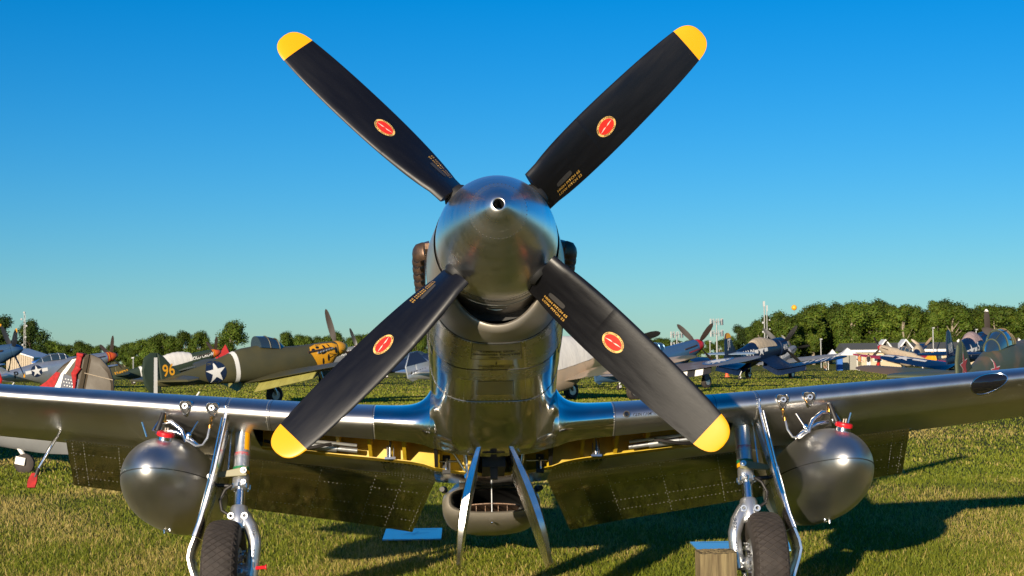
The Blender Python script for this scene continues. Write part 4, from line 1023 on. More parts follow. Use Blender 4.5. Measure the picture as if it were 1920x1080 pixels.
def star_bar(K, fn, fn2, r=.42, bars=True, disc=True, tilt=0):
    if disc: dk(K, 'roundel', ell2d(r, r), fn, 'insignia_blue')
    if bars: dk(K, 'roundel_bars', join2d(rect2d(-r * 1.9, -.28 * r, -r * .9, .28 * r), rect2d(r * .9, -.28 * r, r * 1.9, .28 * r)), fn2, 'white_paint')
    dk(K, 'roundel_star', star2d(r * .97, tilt), fn2, 'white_paint')
def band(K, name, y0, y1, m, a0=-2.9, a1=2.9, o=.01):
    rings = []
    for y in np.linspace(y0, y1, 3):
        rg = K['ring'](y); rings.append([p + Vector((p.x, 0, p.z)).normalized() * o for p in rg])
    MB().loft(rings, (False, False)).build(name, M[m], K['root'], loc=K['O'])

# olive fighter with the yellow nose (number 96)
def marks_96(K):
    s, f = K['side'], K['fin']
    star_bar(K, s(6.05, .02, -1, .010), s(6.05, .02, -1, .018), .44, bars=False, tilt=.05)
    band(K, 'white_band', 5.02, 5.20, 'white_paint')
    dk(K, 'number_lettering', text2d('96', .62, .012, .85), f(7.93, .40, -1), 'nose_yellow')
    slash = [(8.33, .95), (8.47, .97), (8.68, -.34), (8.52, -.34)]
    for sg in (-1, 1): decal('rudder_stripe', poly2d(slash), lambda u, v, sg=sg: Vector((sg * .052, u, v)), M['white_paint'], K['root'], .3, K['O'])
    # yellow nose art: a plain yellow cowl patch with dark spots and strokes
    yp = [(.22, .20), (.45, .30), (.85, .33), (1.25, .36), (1.62, .30), (1.72, .12), (1.60, -.05), (1.45, -.30), (1.28, -.60), (1.0, -.64), (.75, -.62), (.58, -.50), (.45, -.30), (.26, -.20)]
    dk(K, 'nose_patch', poly2d([(1.0 - y, z) for y, z in yp]), lambda u, v: K['raw'](1.0 - u, v, -1, .012), 'nose_yellow', .12)
    def spot(y, z, a, b, r=0): return move2d(ell2d(a, b, 14), 1.0 - y, z, r)
    sp = [spot(1.52, .18, .09, .05), spot(1.28, .24, .09, .05, .1), spot(.95, .20, .05, .10, .3), spot(1.20, .05, .10, .05, .2), spot(1.02, -.02, .13, .04, .2), spot(.80, -.24, .055, .14), spot(1.08, -.34, .05, .13, .1), spot(.36, .0, .07, .13), spot(.70, .24, .03, .07, .4)]
    sp += [move2d(rect2d(-.20, -.014, .20, .014), .42, -.22, .25), move2d(rect2d(-.20, -.014, .20, .014), .44, -.36, .75), move2d(rect2d(-.16, -.014, .16, .014), .40, -.13, -.25)]
    dk(K, 'nose_spots', join2d(*sp), lambda u, v: K['raw'](1.0 - u, v, -1, .020), 'black_paint', .12)
    mb = MB()
    for k in range(6):
        p = K['raw'](.55 + k * .15, .10 - k * .012, -1, .0); mb.tube([p + Vector((.02, -.03, 0)), p + Vector((-.05, .02, 0)), p + Vector((-.06, .08, -.01))], [.045, .042, .035], 8)
    mb.build('exhaust_stubs', M['bare_metal'], K['root'], loc=K['O'])
fighter('olive fighter marked 96 with a yellow nose and a white star on its side', 'chin', 565, 62, 135, 'olive_drab', off=(0, -2.1, 1.92), pitch=8.5, finm='dark_green', rudm='dark_green', spinm='nose_yellow', angles=(14, 134, 254), R=1.68, bw=.27,
        flap=('flap_green', 42, None), marks=marks_96)

# olive fighter with its nose lettered OLD CROW, behind the first
def marks_crow(K):
    s, f = K['side'], K['fin']
    dk(K, 'serial_lettering', text2d('324823', .40, .008), f(8.2, .28, -1), 'nose_yellow')
    band(K, 'white_band', 5.9, 6.12, 'white_paint'); band(K, 'white_band', 6.5, 6.72, 'white_paint'); band(K, 'black_band', 6.2, 6.42, 'black_paint')
    star_bar(K, s(5.3, -.05, -1, .010), s(5.3, -.05, -1, .018), .36)
    dk(K, 'nose_lettering', text2d('OLD CROW', .36, .03, .95), s(1.25, .02, -1, .016), 'white_paint')
    for k in range(4): band(K, 'checker_band', .17 + k * .05, .21 + k * .05, 'red_paint' if k % 2 else 'nose_yellow')
fighter('olive fighter lettered OLD CROW with a canvas cockpit cover and a red nose ring', 'inline', 367, 129, 124, 'dark_green', off=(0, -2.22, 2.04), pitch=12.6, spinm='orange_red', angles=(-35, 55, 145, 235), marks=marks_crow, cover=('canvas_white', 2.2, 4.8, .30), finm='olive_drab')
# silver fighter on the left with dark nose prop
def marks_silver(K):
    s, f = K['side'], K['fin']
    star_bar(K, s(5.6, .0, -1, .010), s(5.6, .0, -1, .018), .40)
    dk(K, 'code_lettering', text2d('P', .62, .02), s(7.0, -.02, -1, .014), 'black_paint')
    for k in range(3): band(K, 'checker_band', .17 + k * .08, .235 + k * .08, 'red_paint' if k % 2 == 0 else 'nose_yellow')
fighter('silver fighter with a red and yellow nose ring behind the tan fin', 'inline', 160, 108, 130, 'bare_metal', pitch=9.5, off=(0, -2.22, 1.85), spinm='orange_red', angles=(-30, 60, 150, 240), marks=marks_silver)
# blue lettered nose right of the yellow nose
def marks_vic(K):
    dk(K, 'nose_lettering', text2d('VICTOR', .34, .03, .95), K['side'](1.25, .06, -1, .016), 'white_paint')
    dk(K, 'nose_dots', join2d(*[ell2d(.045, .045, 8, (x, -.26)) for x in (-.2, -.03, .14)]), K['side'](1.2, .06, -1, .016), 'white_paint')
    band(K, 'checker_band', .17, .26, 'orange_red'); band(K, 'checker_band', .27, .36, 'white_paint')
fighter('grey fighter with white nose lettering just beyond the yellow nose', 'inline', 630, 108, 125, 'grey_paint', spinm='orange_red', angles=(20, 110, 200, 290), marks=marks_vic, finm='dark_green', blade='black_paint')
# silver tail numbered 413410
def marks_413(K):
    dk(K, 'serial_lettering', text2d('413410', .36, .006), K['fin'](8.5, .18, -1), 'black_paint')
    dk(K, 'fin_cap', poly2d([(7.85, .62), (8.36, 1.26), (8.86, 1.26), (9.2, .62)]), lambda u, v: Vector((-.057, u, v)), 'insignia_blue', .4)
fighter('silver fighter with tail number 413410 and a dark fin cap', 'inline', 976, 86, 126, 'bare_metal', off=(0, -2.22, 2.2), pitch=11.6, rudm='bare_metal', marks=marks_413, angles=(30, 120, 210, 300))
# fighter under a pale canvas cover, tan camouflage, right of the foreground fuselage
def marks_cover(K):
    pass
fighter('tan camouflaged fighter under a pale canvas cover beside the silver nose', 'inline', 1128, 64, 132, 'camo_tan', marks=marks_cover, cover=('canvas_white', 2.2, 6.4, .42), angles=(40, 160, 280), R=1.75, bw=.32, blade='black_paint', legs=True)
# blue fighter with a red nose and a sun emblem on its wing
def marks_sun(K):
    w = K['wing'](-3.2, .45, -1)
    dk(K, 'sun_disc', ell2d(.44, .30, 24), w, 'white_paint')
    ray = []
    for k in range(12):
        a = 2 * pi * k / 12; c, s_ = cos(a), sin(a)
        ray.append(poly2d([(.50 * cos(a - .2), .36 * sin(a - .2)), (.50 * cos(a + .2), .36 * sin(a + .2)), (.80 * c, .58 * s_)]))
    dk(K, 'sun_field', ell2d(.88, .66, 30), K['wing'](-3.2, .45, -1), 'light_blue_paint')
    f0 = K['wing'](-3.2, .45, -1); dk(K, 'sun_rays', join2d(*ray), lambda u, v: f0(u, v) + Vector((0, 0, .008)), 'white_paint')
    for o in list(K['root'].children):
        if o.name.startswith('sun_disc'): o.location = K['O'] + Vector((0, 0, .008))
    band(K, 'nose_band', .17, .34, 'red_paint')
    dk(K, 'tooth_marks', join2d(*[poly2d([(x, -.04), (x + .10, -.04), (x + .05, .06)]) for x in np.arange(-.5, .5, .13)]), K['side'](.95, -.12, -1, .016), 'red_paint')
fighter('blue fighter with a red nose, a white sun on its wing and striped flaps', 'inline', 1273, 85.4, 138, 'light_blue_paint', off=(0, -2.22, 1.93), pitch=11.5, spinm='red_paint', wingm='camo_dark', angles=(-45, 45, 135, 225), marks=marks_sun, flap=('white_paint', 60, 'black_paint'), blade='brown_blade')
# navy gull-winged fighter lettered NAVY / JT / 416
def marks_navy(K):
    s, f = K['side'], K['fin']
    dk(K, 'tail_lettering', text2d('JT', .85, .02, .62), f(7.95, 1.1, -1), 'white_paint')
    for sg in (-1, 1): decal('fin_tip', poly2d([(7.60, 1.50), (7.72, 1.74), (8.0, 1.875), (8.25, 1.80), (8.38, 1.50)]), lambda u, v, sg=sg: Vector((sg * .060, u, v)), M['nose_yellow'], K['root'], .3, K['O'])
    dk(K, 'side_lettering', text2d('NAVY', .66, .02, .95), s(5.95, .10, -1, .016), 'white_paint')
    star_bar(K, s(4.25, .16, -1, .012), s(4.25, .16, -1, .020), .46)
    dk(K, 'cowl_lettering', text2d('416', .55, .02, .8), s(.80, .0, -1, .014), 'white_paint')
    w0 = K['wing'](-4.35, .48, -1)
    dk(K, 'wing_lettering', text2d('416 JT', 1.75, .02, .60), lambda u, v: w0(-u, -v), 'white_paint')
fighter('navy blue gull-winged fighter lettered NAVY with JT on its fin', 'radial', 1443, 114, 143, 'navy_blue', pitch=6.7, off=(0, -2.3, 2.15), wingm='navy_blue', angles=(-42, 48, 138, 228), R=2.0, bw=.34, marks=marks_navy, cover=('canvas_tan', 1.9, 4.6, .22, 1.25), stabm='pale_blue', flap=('navy_blue', 50, None), bellym='pale_blue', blade='black_paint')
fighter('grey fighter nose with dark propeller behind the navy gull-winged fighter', 'inline', 1478, 165, 150, 'grey_paint', angles=(40, 160, 280), R=1.9, blade='black_paint', cover=('canvas_white', 2.0, 5, .2))
# navy fighter with white star on its wing and a cream cockpit cover
def marks_bear(K):
    pass
fighter('navy blue fighter with a cream cockpit cover and pale propeller, beyond the wing star', 'radial', 1727, 205, 155, 'navy_blue', off=(0, -2.2, 2.0), finm='navy_blue', wingm='navy_blue', angles=(-40, 50, 140, 230), R=1.9, bw=.33, marks=marks_bear, cover=('canvas_tan', 2.6, 4.4, .40), blade='tan_blade')
WINGS['radial_flat'] = WINGS['radial']
# navy fighter lettered WR with a checkered cowl
def marks_wr(K):
    s, f = K['side'], K['fin']
    dk(K, 'tail_lettering', text2d('WR', .85, .02, .60), f(7.95, .72, -1), 'white_paint')
    star_bar(K, s(5.1, .14, -1, .012), s(5.1, .14, -1, .020), .42)
    w = K['wing'](4.7, .45, 1)
    dk(K, 'wing_star', star2d(.66, pi), w, 'white_paint')
    dk(K, 'wing_bars', join2d(rect2d(-1.5, -.2, -.62, .2), rect2d(.62, -.2, 1.45, .2)), w, 'white_paint')
    dk(K, 'number_lettering', text2d('5', .75, .02, .8), s(4.0, .22, -1, .014), 'white_paint')
    mbw = MB(); nx = 24
    for i in range(nx):
        for j in range(4):
            if (i + j) % 2: continue
            q = []
            for di, dj in ((0, 0), (1, 0), (1, 1), (0, 1)):
                a = 2 * pi * (i + di) / nx; y = .16 + .42 * (j + dj) / 4; y = min(y, 1.2)
                r = ((abs(sin(a)) / K['fw'](y)) ** 2.3 + (abs(cos(a)) / (K['ft'](y) if cos(a) > 0 else K['fb'](y))) ** 2.3) ** (-1 / 2.3) + .012
                q.append(Vector((sin(a) * r, y, cos(a) * r)))
            mbw.add(q, [(0, 1, 2, 3)])
    mbw.build('cowl_checkers', M['white_paint'], K['root'], loc=K['O'])
fighter('navy blue fighter lettered WR with a checkered cowl and a white wing star', 'radial', 1838, 98, 147, 'navy_blue', pitch=8.8, off=(0, -2.3, 2.17), angles=(0, 90, 180, 270), R=2.0, bw=.36, tip='white_paint', marks=marks_wr, cover=('canvas_mauve', 2.9, 4.3, .26, 1.05))
# camouflaged fighter with red stars, right edge
def marks_yak(K):
    f, s = K['fin'], K['side']
    dk(K, 'fin_star_edge', star2d(.40, .12), f(7.82, .42, -1, .064), 'white_paint'); dk(K, 'fin_star', star2d(.345, .12), f(7.82, .42, -1, .070), 'red_paint')
    dk(K, 'side_star_edge', star2d(.40), s(5.6, .0, -1, .012), 'white_paint'); dk(K, 'side_star', star2d(.345), s(5.6, .0, -1, .020), 'red_paint')
fighter('camouflaged green and brown fighter with a red star on its fin', 'yak', 1909, 45.5, 149, 'camo_yak', off=(0, -1.95, 1.60), marks=marks_yak, angles=(-55, 65, 185), R=1.6, bw=.30, pitch=6)
# tan-finned aircraft close by on the left
def marks_flag(K):
    for sg in (-1, 1):
        q = lambda u, v, sg=sg, o=.055: Vector((sg * o, u, v))
        decal('fin_edge_stripe', poly2d([(7.87, .50), (7.91, .63), (7.945, .775), (8.08, 1.03), (8.15, 1.06), (8.02, .79), (7.985, .63), (7.97, .50)]), q, M['white_paint'], K['root'], .3, K['O'])
        decal('fin_red_panel', poly2d([(7.62, .50), (7.74, .62), (7.86, .79), (7.93, .79), (7.90, .64), (7.86, .50)]), lambda u, v, sg=sg: Vector((sg * .056, u, v)), M['redfab'], K['root'], .3, K['O'])
        decal('fin_blue_panel', poly2d([(7.99, .79), (8.26, .745), (8.26, .50), (7.975, .50)]), lambda u, v, sg=sg: Vector((sg * .057, u, v)), M['insignia_blue'], K['root'], .3, K['O'])
        decal('fin_stars', join2d(*[move2d(star2d(.016), 8.02 + .045 * i + .02 * (j % 2), .56 + .05 * j) for i in range(5) for j in range(4)]), lambda u, v, sg=sg: Vector((sg * .060, u, v)), M['white_paint'], K['root'], .3, K['O'])
    for z in (.86, .55, .10): MB().tube([(.047, 8.32, z), (.047, 8.80, z - .02)], .006, 5).tube([(-.047, 8.32, z), (-.047, 8.80, z - .02)], .006, 5).build('rudder_rib', M['canvas_tan'], K['root'], loc=K['O'])
    dk(K, 'side_lettering', text2d('NO AIR BALLAST', .13, .004), K['side'](7.5, -.03, 1, .012), 'black_paint')
P('fin_tan', (.060, .045, .028), .45, 0, rvar=.1, vscale=4, spec=.3)
K_FLAG = fighter('aircraft tail in bronze with a flag panel, behind the left wing', 'flag', -575, 25.6, -97, 'grey_paint', off=(0, -2.1, 2.02), tw=7.62, finm='fin_tan', rudm='fin_tan', marks=marks_flag, pitch=11.5)
gp_ = K_FLAG['root'].matrix_world.copy()
gl = empty('gust_lock', K_FLAG['root'].matrix_world @ Matrix.Translation(K_FLAG['O'] + Vector((0, 8.20, .80))), 'red gust lock with streamer clamped on the bronze fin at left', 'control lock')
MB().box((.075, 0, .20), (.03, .09, .22)).box((-.075, 0, .20), (.03, .09, .22)).box((0, 0, .33), (.18, .11, .05)).build('clamp', M['redfab'], gl, bevel=.01)
MB().tube([(.09, .02, .14), (.10, -.03, .02), (.09, .0, -.10), (.10, .02, -.22)], [.05, .045, .03, .012], 8, flat=.4).tube([(-.09, .02, .14), (-.10, -.03, .02), (-.09, .0, -.10), (-.10, .02, -.22)], [.05, .045, .03, .012], 8, flat=.4).build('streamer', M['redfab'], gl)
# silver fighter nose entering at the far left, red and white striped tail in front of it
def marks_left(K):
    band(K, 'red_band', 6.9, 7.3, 'red_paint')
fighter('blue-silver fighter at the left edge with a yellow-tipped propeller', 'inline', -45, 76, 125, 'light_blue_paint', angles=(38, 128, 218, 308), tip='nose_yellow', blade='black_paint', wingm='bare_metal')
fighter('silver fighter with red rudder at the far left edge', 'inline', -338, 66, -62, 'bare_metal', rudm='red_paint', finm='red_paint', marks=marks_left)
fighter('blue and white fighter far beyond the tail numbered 413410', 'inline', 820, 150, 118, 'insignia_blue', wingm='white_paint', rudm='nose_yellow', finm='nose_yellow')
fighter('yellow and red fighter beyond the navy wings on the right', 'inline', 1672, 172, 205, 'canvas_tan', wingm='red_paint', finm='nose_yellow', rudm='nose_yellow', spinm='red_paint')
# ================================================================== TREES, MASTS, BUILDINGS, PEOPLE
lf = bpy.data.materials.new('leaves'); lf.use_nodes = True; n3_ = lf.node_tree; b3 = n3_.nodes['Principled BSDF']; b3.inputs['Roughness'].default_value = .6; b3.inputs['Specular IOR Level'].default_value = .2
a3 = n3_.nodes.new('ShaderNodeAttribute'); a3.attribute_name = 'tint'; oi = n3_.nodes.new('ShaderNodeObjectInfo'); mr3 = n3_.nodes.new('ShaderNodeMapRange'); mr3.inputs[3].default_value = .75; mr3.inputs[4].default_value = 1.25
n3_.links.new(oi.outputs['Random'], mr3.inputs[0]); vm = n3_.nodes.new('ShaderNodeVectorMath'); vm.operation = 'SCALE'; n3_.links.new(a3.outputs['Color'], vm.inputs[0]); n3_.links.new(mr3.outputs[0], vm.inputs['Scale']); n3_.links.new(vm.outputs[0], b3.inputs['Base Color'])
P('bark_pale', (.30, .25, .18), .9, var=.3, vscale=5); P('bark_dark', (.09, .07, .05), .9)
tr3 = n3_.nodes.new('ShaderNodeBsdfTranslucent'); n3_.links.new(vm.outputs[0], tr3.inputs[0]); mx3 = n3_.nodes.new('ShaderNodeMixShader'); mx3.inputs[0].default_value = .3
n3_.links.new(b3.outputs[0], mx3.inputs[1]); n3_.links.new(tr3.outputs[0], mx3.inputs[2]); n3_.links.new(mx3.outputs[0], n3_.nodes['Material Output'].inputs[0])
def make_tree(seed, w, h0, nb, nl, conif=False, hue=(.082, .130, .015), bark='bark_pale', leaf=(.11, .25)):
    """unit tree 10 m tall: returns trunk mesh, crown mesh"""
    r = random.Random(seed); rg = np.random.default_rng(seed); blobs = []
    for k in range(nb):
        t = (k + .5) / nb; z = lerp(h0, 9.3, t)
        prof = sin(pi * (.12 + .80 * t)) ** .8 if not conif else (1.05 - t) * .9
        a = r.uniform(0, 2 * pi) + k * 2.4; q = w * prof * (r.uniform(.25, .75) if not conif else r.uniform(.0, .5))
        blobs.append((Vector((cos(a) * q, sin(a) * q, z + r.uniform(-.4, .4))), w * r.uniform(.34, .62) * (1 if not conif else .8 * (1.1 - t))))
    blobs.append((Vector((0, 0, 9.1)), w * (.30 if not conif else .1)))
    mb = MB(); mb.tube([(0, 0, -.1), (r.uniform(-.1, .1), r.uniform(-.1, .1), 3), (r.uniform(-.3, .3), r.uniform(-.3, .3), 6), (0, 0, 9)], [.26, .20, .12, .03], 8)
    for c, rad in blobs[::1 if not conif else 3]:
        s0 = Vector((0, 0, max(1.2, c.z - r.uniform(1.5, 3.2)))); mb.tube([s0, lerp(s0, c, .5) + Vector((0, 0, -.15)), c], [.09, .06, .02], 5)
    tr = mb.build('trunk', M[bark], None); tm = tr.data; bpy.data.objects.remove(tr)
    n = nl; rad_ = np.array([b[1] for b in blobs]); cen = np.array([tuple(b[0]) for b in blobs]); wgt = rad_ ** 2 / (rad_ ** 2).sum(); ix = rg.choice(len(blobs), n, p=wgt)
    dv = rg.normal(size=(n, 3)); dv /= np.linalg.norm(dv, axis=1)[:, None]; rr = rad_[ix] * (rg.random(n) ** .45) * rg.uniform(.75, 1.15, n)
    c = cen[ix] + dv * rr[:, None] * np.array([1, 1, .85]); c[:, 2] = np.maximum(c[:, 2], .3)
    nn = dv + np.array([0, 0, .35]) + rg.normal(0, .38, (n, 3)); nn /= np.linalg.norm(nn, axis=1)[:, None]; t1 = np.cross(nn, rg.normal(size=(n, 3))); t1 /= np.linalg.norm(t1, axis=1)[:, None]; t2 = np.cross(nn, t1)
    s = rg.uniform(leaf[0], leaf[1], n)[:, None]
    V = np.stack([c - t1 * s, c + t2 * s * .6, c + t1 * s, c - t2 * s * .6], 1).astype(np.float32)
    me = bpy.data.meshes.new('crown'); me.vertices.add(4 * n); me.vertices.foreach_set('co', V.ravel()); me.loops.add(4 * n); me.loops.foreach_set('vertex_index', np.arange(4 * n, dtype=np.int32))
    me.polygons.add(n); me.polygons.foreach_set('loop_start', (np.arange(n) * 4).astype(np.int32)); me.update(calc_edges=True); me.validate()
    bt = rg.uniform(.6, 1.3, len(blobs))[ix] * rg.uniform(.75, 1.25, n)
    col = np.ones((n, 4), np.float32); col[:, :3] = np.array(hue) * bt[:, None] * np.stack([rg.uniform(.85, 1.3, n), np.ones(n), np.ones(n)], 1)
    ca = me.color_attributes.new('tint', 'FLOAT_COLOR', 'POINT'); ca.data.foreach_set('color', np.repeat(col, 4, 0).ravel()); me.materials.append(lf)
    return tm, me
KINDS_T = {
 'broad': [make_tree(s, 3.1, 2.2, 16, 9500) for s in (1, 2, 3)], 'tall': [make_tree(s, 2.3, 2.6, 16, 8000, hue=(.090, .138, .016)) for s in (4, 5)],
 'dark': [make_tree(s, 3.0, 1.5, 16, 9500, hue=(.036, .064, .011), bark='bark_dark') for s in (6, 7)], 'column': [make_tree(8, 1.3, .8, 16, 3000, True, hue=(.035, .06, .014), bark='bark_dark')],
 'bush': [make_tree(9, 5.0, 2.0, 16, 7500, hue=(.10, .155, .016), leaf=(.2, .45))],
}
RT_ = random.Random(5)
def tree(px, top, d, kd, label, group, wide=1.0, cat='tree', name=None, zy=None):
    hz = 672 - (px - 960) * .0122; H = (hz - top) / (FPX / d) + CAM_Z; g = at(px, 690, d); s = H / 9.6
    if zy is not None: g, s = Vector((px, zy, 0)), top / 9.6
    tm, cm = RT_.choice(KINDS_T[kd])
    e = empty(name or ('bush' if kd == 'bush' else 'tree'), Matrix.Translation((g.x, g.y, 0)) @ Matrix.Rotation(RT_.uniform(0, 6.28), 4, 'Z') @ Matrix.Diagonal((s * wide, s * wide, s, 1)), label, cat, group)
    for nm, me in (('trunk', tm), ('crown', cm)):
        o = bpy.data.objects.new(nm, me); COL.objects.link(o); o.parent = e
GR = 'leafy trees lining the far side of the field on the right'
prof_r = pchip([1395, 1430, 1450, 1480, 1500, 1560, 1620, 1700, 1725, 1745, 1765, 1800, 1850, 1920, 2000], [612, 600, 590, 588, 581, 575, 573, 572, 577, 592, 570, 574, 573, 577, 577])
px = 1402
while px < 2010:
    if abs(px - 1740) > 7: tree(px, prof_r(px) + RT_.uniform(-4, 9), RT_.uniform(262, 285), RT_.choice(['broad', 'broad', 'tall']), 'leafy green tree in the row beyond the field on the right', GR, RT_.uniform(.75, 1.3))
    px += RT_.uniform(13, 23)
for px in np.linspace(1430, 2000, 16): tree(px + RT_.uniform(-8, 8), prof_r(px) + RT_.uniform(6, 16), RT_.uniform(292, 305), 'dark', 'darker tree filling the gaps behind the row on the right', 'darker trees behind the row on the right', 1.1)
tree(1757, 566, 266, 'tall', 'taller thin-topped tree standing above the row on the right', None, .8)
for px in np.linspace(1585, 1990, 20): tree(px + RT_.uniform(-5, 5), RT_.uniform(636, 646), RT_.uniform(232, 242), 'bush', 'bright green bush at the foot of the trees on the right', 'bright bushes at the foot of the trees on the right', RT_.uniform(.9, 1.3), 'bush')
for px, tp in ((1385, 614), (1412, 617)): tree(px, tp, 270, 'dark', 'small dark tree between the tall mast and the lettered fin', 'small dark trees beside the lettered fin', .9)
GM = 'distant small trees across the field'
for px in np.linspace(1062, 1370, 17): tree(px + RT_.uniform(-6, 6), RT_.uniform(630, 642), 325, 'broad', 'distant small tree low on the horizon', GM, 1.2)
for px in np.linspace(86, 262, 13): tree(px + RT_.uniform(-5, 5), RT_.uniform(641, 653), 330, 'broad', 'distant small tree low on the horizon', GM, 1.2)
for px in np.linspace(-30, 80, 6): tree(px, 652, 300, 'dark', 'low dark tree behind the tall dark trees on the left', 'low dark trees at far left', 1.2)
for px in np.linspace(560, 800, 14): tree(px + RT_.uniform(-5, 5), RT_.uniform(624, 640), 300, 'broad', 'distant small tree low on the horizon', GM, 1.0)
tree(6, 599, 220, 'dark', 'big dark tree cut by the left edge of the picture', None, 1.0)
tree(57, 603, 222, 'dark', 'big dark tree behind the left mast', None, 1.05)
for px, tp in ((16, 640), (27, 646), (38, 644), (52, 650)): tree(px, tp, 180, 'column', 'narrow green tree below the big dark trees on the left', 'narrow green trees at left', 1.2)
for px, tp in ((250, 646), (268, 640), (290, 634), (303, 627), (318, 634), (347, 626), (374, 626), (388, 640), (330, 640)): tree(px, tp, 240, 'broad', 'rounded tree behind the tail marked 96', 'rounded trees behind the tail marked 96', 1.0)
tree(433, 605, 236, 'broad', 'round leafy tree standing alone above the olive fuselage', None, 1.05)
tree(536, 627, 240, 'broad', 'round tree standing just left of the yellow nose', None, 1.0)
wv, wf, wt_ = [], [], []
for k, x in enumerate(np.linspace(-130, 130, 20)):                # the wood behind the photographer, mirrored in the polished metal
    me = KINDS_T['dark'][k % 2][1]; n = len(me.vertices); co = np.empty(n * 3, np.float32); me.vertices.foreach_get('co', co); co = co.reshape(-1, 3) * RT_.uniform(.9, 1.3)
    wv.append(co + np.array([x + RT_.uniform(-4, 4), -165 + RT_.uniform(-10, 10), 0]))
    tc_ = np.empty(n * 4, np.float32); me.color_attributes['tint'].data.foreach_get('color', tc_); wt_.append(tc_)
V_ = np.concatenate(wv).astype(np.float32); n = len(V_) // 4
me = bpy.data.meshes.new('far_wood'); me.vertices.add(4 * n); me.vertices.foreach_set('co', V_.ravel()); me.loops.add(4 * n); me.loops.foreach_set('vertex_index', np.arange(4 * n, dtype=np.int32))
me.polygons.add(n); me.polygons.foreach_set('loop_start', (np.arange(n) * 4).astype(np.int32)); me.update(calc_edges=True)
me.color_attributes.new('tint', 'FLOAT_COLOR', 'POINT').data.foreach_set('color', np.concatenate(wt_)); me.materials.append(lf)
o = bpy.data.objects.new('far_wood', me); COL.objects.link(o); o['kind'] = 'stuff'

P('mast_grey', (.30, .30, .30), .5, .3); P('antenna_white', (.38, .38, .38), .5)
def hz_at(px): return 672 - (px - 960) * .0122
def ztop(px, py, d): return CAM_Z + (hz_at(px) - py) / (FPX / d)
def mast(px, top, d, label, kd):
    g = at(px, 690, d); H = ztop(px, top, d); root = empty('antenna_mast', Matrix.Translation((g.x, g.y, 0)), label, 'mast')
    if kd == 'lattice':
        mb = MB()
        for a in (0, 2.09, 4.19): mb.tube([(cos(a) * .2, sin(a) * .2, 0), (cos(a) * .10, sin(a) * .10, H)], .022, 5)
        for k in range(int(H / .7)):
            z = k * .7
            for a in (0, 2.09, 4.19): mb.tube([(cos(a) * .16, sin(a) * .16, z), (cos(a + 2.09) * .13, sin(a + 2.09) * .13, z + .7)], .012, 4)
        mb.build('lattice', M['mast_grey'], root)
        for z, x in ((H, .0), (H - .9, -.35), (H - 1.8, .3), (H * .62, .2), (H * .5, -.2)): MB().lathe([(-.08, .03), (-.03, .13), (.02, .14), (.05, .03)], 12, c=(x, -.2, z)).build('dish', M['antenna_white'], root)
    elif kd == 'cell':
        MB().tube([(0, 0, 0), (0, 0, H)], [.17, .10], 10).build('pole', M['mast_grey'], root)
        for lv in (H - .4, H - 2.2):
            MB().tube([(cos(a) * .95, sin(a) * .95, lv) for a in np.linspace(0, 2 * pi, 13)], .05, 5, False).tube([(-.95, 0, lv), (.95, 0, lv)], .05, 5).tube([(0, -.95, lv), (0, .95, lv)], .05, 5).build('platform', M['mast_grey'], root)
            for k in range(9):
                a = 2 * pi * k / 9; MB().box((cos(a) * 1.0, sin(a) * 1.0, lv), (.13, .10, 1.05), Matrix.Rotation(a, 3, 'Z')).build('panel_antenna', M['antenna_white'], root)
    else:
        MB().tube([(-.16, 0, 0), (-.16, 0, H - .2)], .09, 8).tube([(.22, 0, 0), (.22, 0, H - .9)], .07, 8).build('pole', M['mast_grey'], root)
        MB().box((-.2, 0, H - .3), (.30, .25, .8)).box((.25, 0, H - 1.0), (.22, .2, .9)).build('panel_antenna', M['antenna_white'], root)
        for z in (H - 3.2, H - 4.6): MB().lathe([(-.1, .04), (-.05, .17), (.03, .18), (.06, .04)], 12, c=(-.4, -.2, z)).lathe([(-.1, .04), (-.05, .12), (.03, .13), (.06, .04)], 12, c=(.6, -.2, z + .4)).build('dish', M['antenna_white'], root)
mast(46, 586, 210, 'thin grey lattice mast in front of the dark trees on the left', 'lattice')
mast(1345, 599, 250, 'cell tower with two rings of white panel antennas', 'cell')
mast(1437, 566, 240, 'twin-poled antenna mast beside the trees, tallest of the masts', 'twin')
mast(1270, 623, 260, 'short cell mast just left of the brown propeller blade', 'cell')
def pole(px, top, d, label):
    g = at(px, 690, d); H = ztop(px, top, d); root = empty('lamp_pole', Matrix.Translation((g.x, g.y, 0)), label, 'pole', 'lamp poles at the edge of the field')
    MB().tube([(0, 0, 0), (0, 0, H)], .07, 8).build('pole', M['mast_grey'], root); MB().box((0, -.15, H), (.28, .35, .16)).build('lamp_head', M['antenna_white'], root)
pole(1540, 636, 205, 'lamp pole in front of the pale tree trunks'); pole(1332, 640, 210, 'lamp pole right below the cell tower'); pole(1751, 615, 200, 'lamp pole left of the fin lettered WR'); pole(250, 671, 190, 'lamp pole left of the tail marked 96'); pole(1832, 618, 220, 'lamp pole above the checkered cowl')
# balloon
g = at(1489, 576.5, 250); bl = empty('balloon', Matrix.Translation(g - Vector((0, 0, .5))), 'small yellow balloon floating above the trees on the right', 'balloon')
MB().lathe([(.02, .03), (.06, .16), (.2, .36), (.45, .46), (.7, .40), (.88, .2), (.93, .02)], 20, axis='Z').build('envelope', M['nose_yellow'], bl)
MB().tube([(0, 0, .02), (.05, 0, -.4)], .02, 4).build('tether', M['mast_grey'], bl)

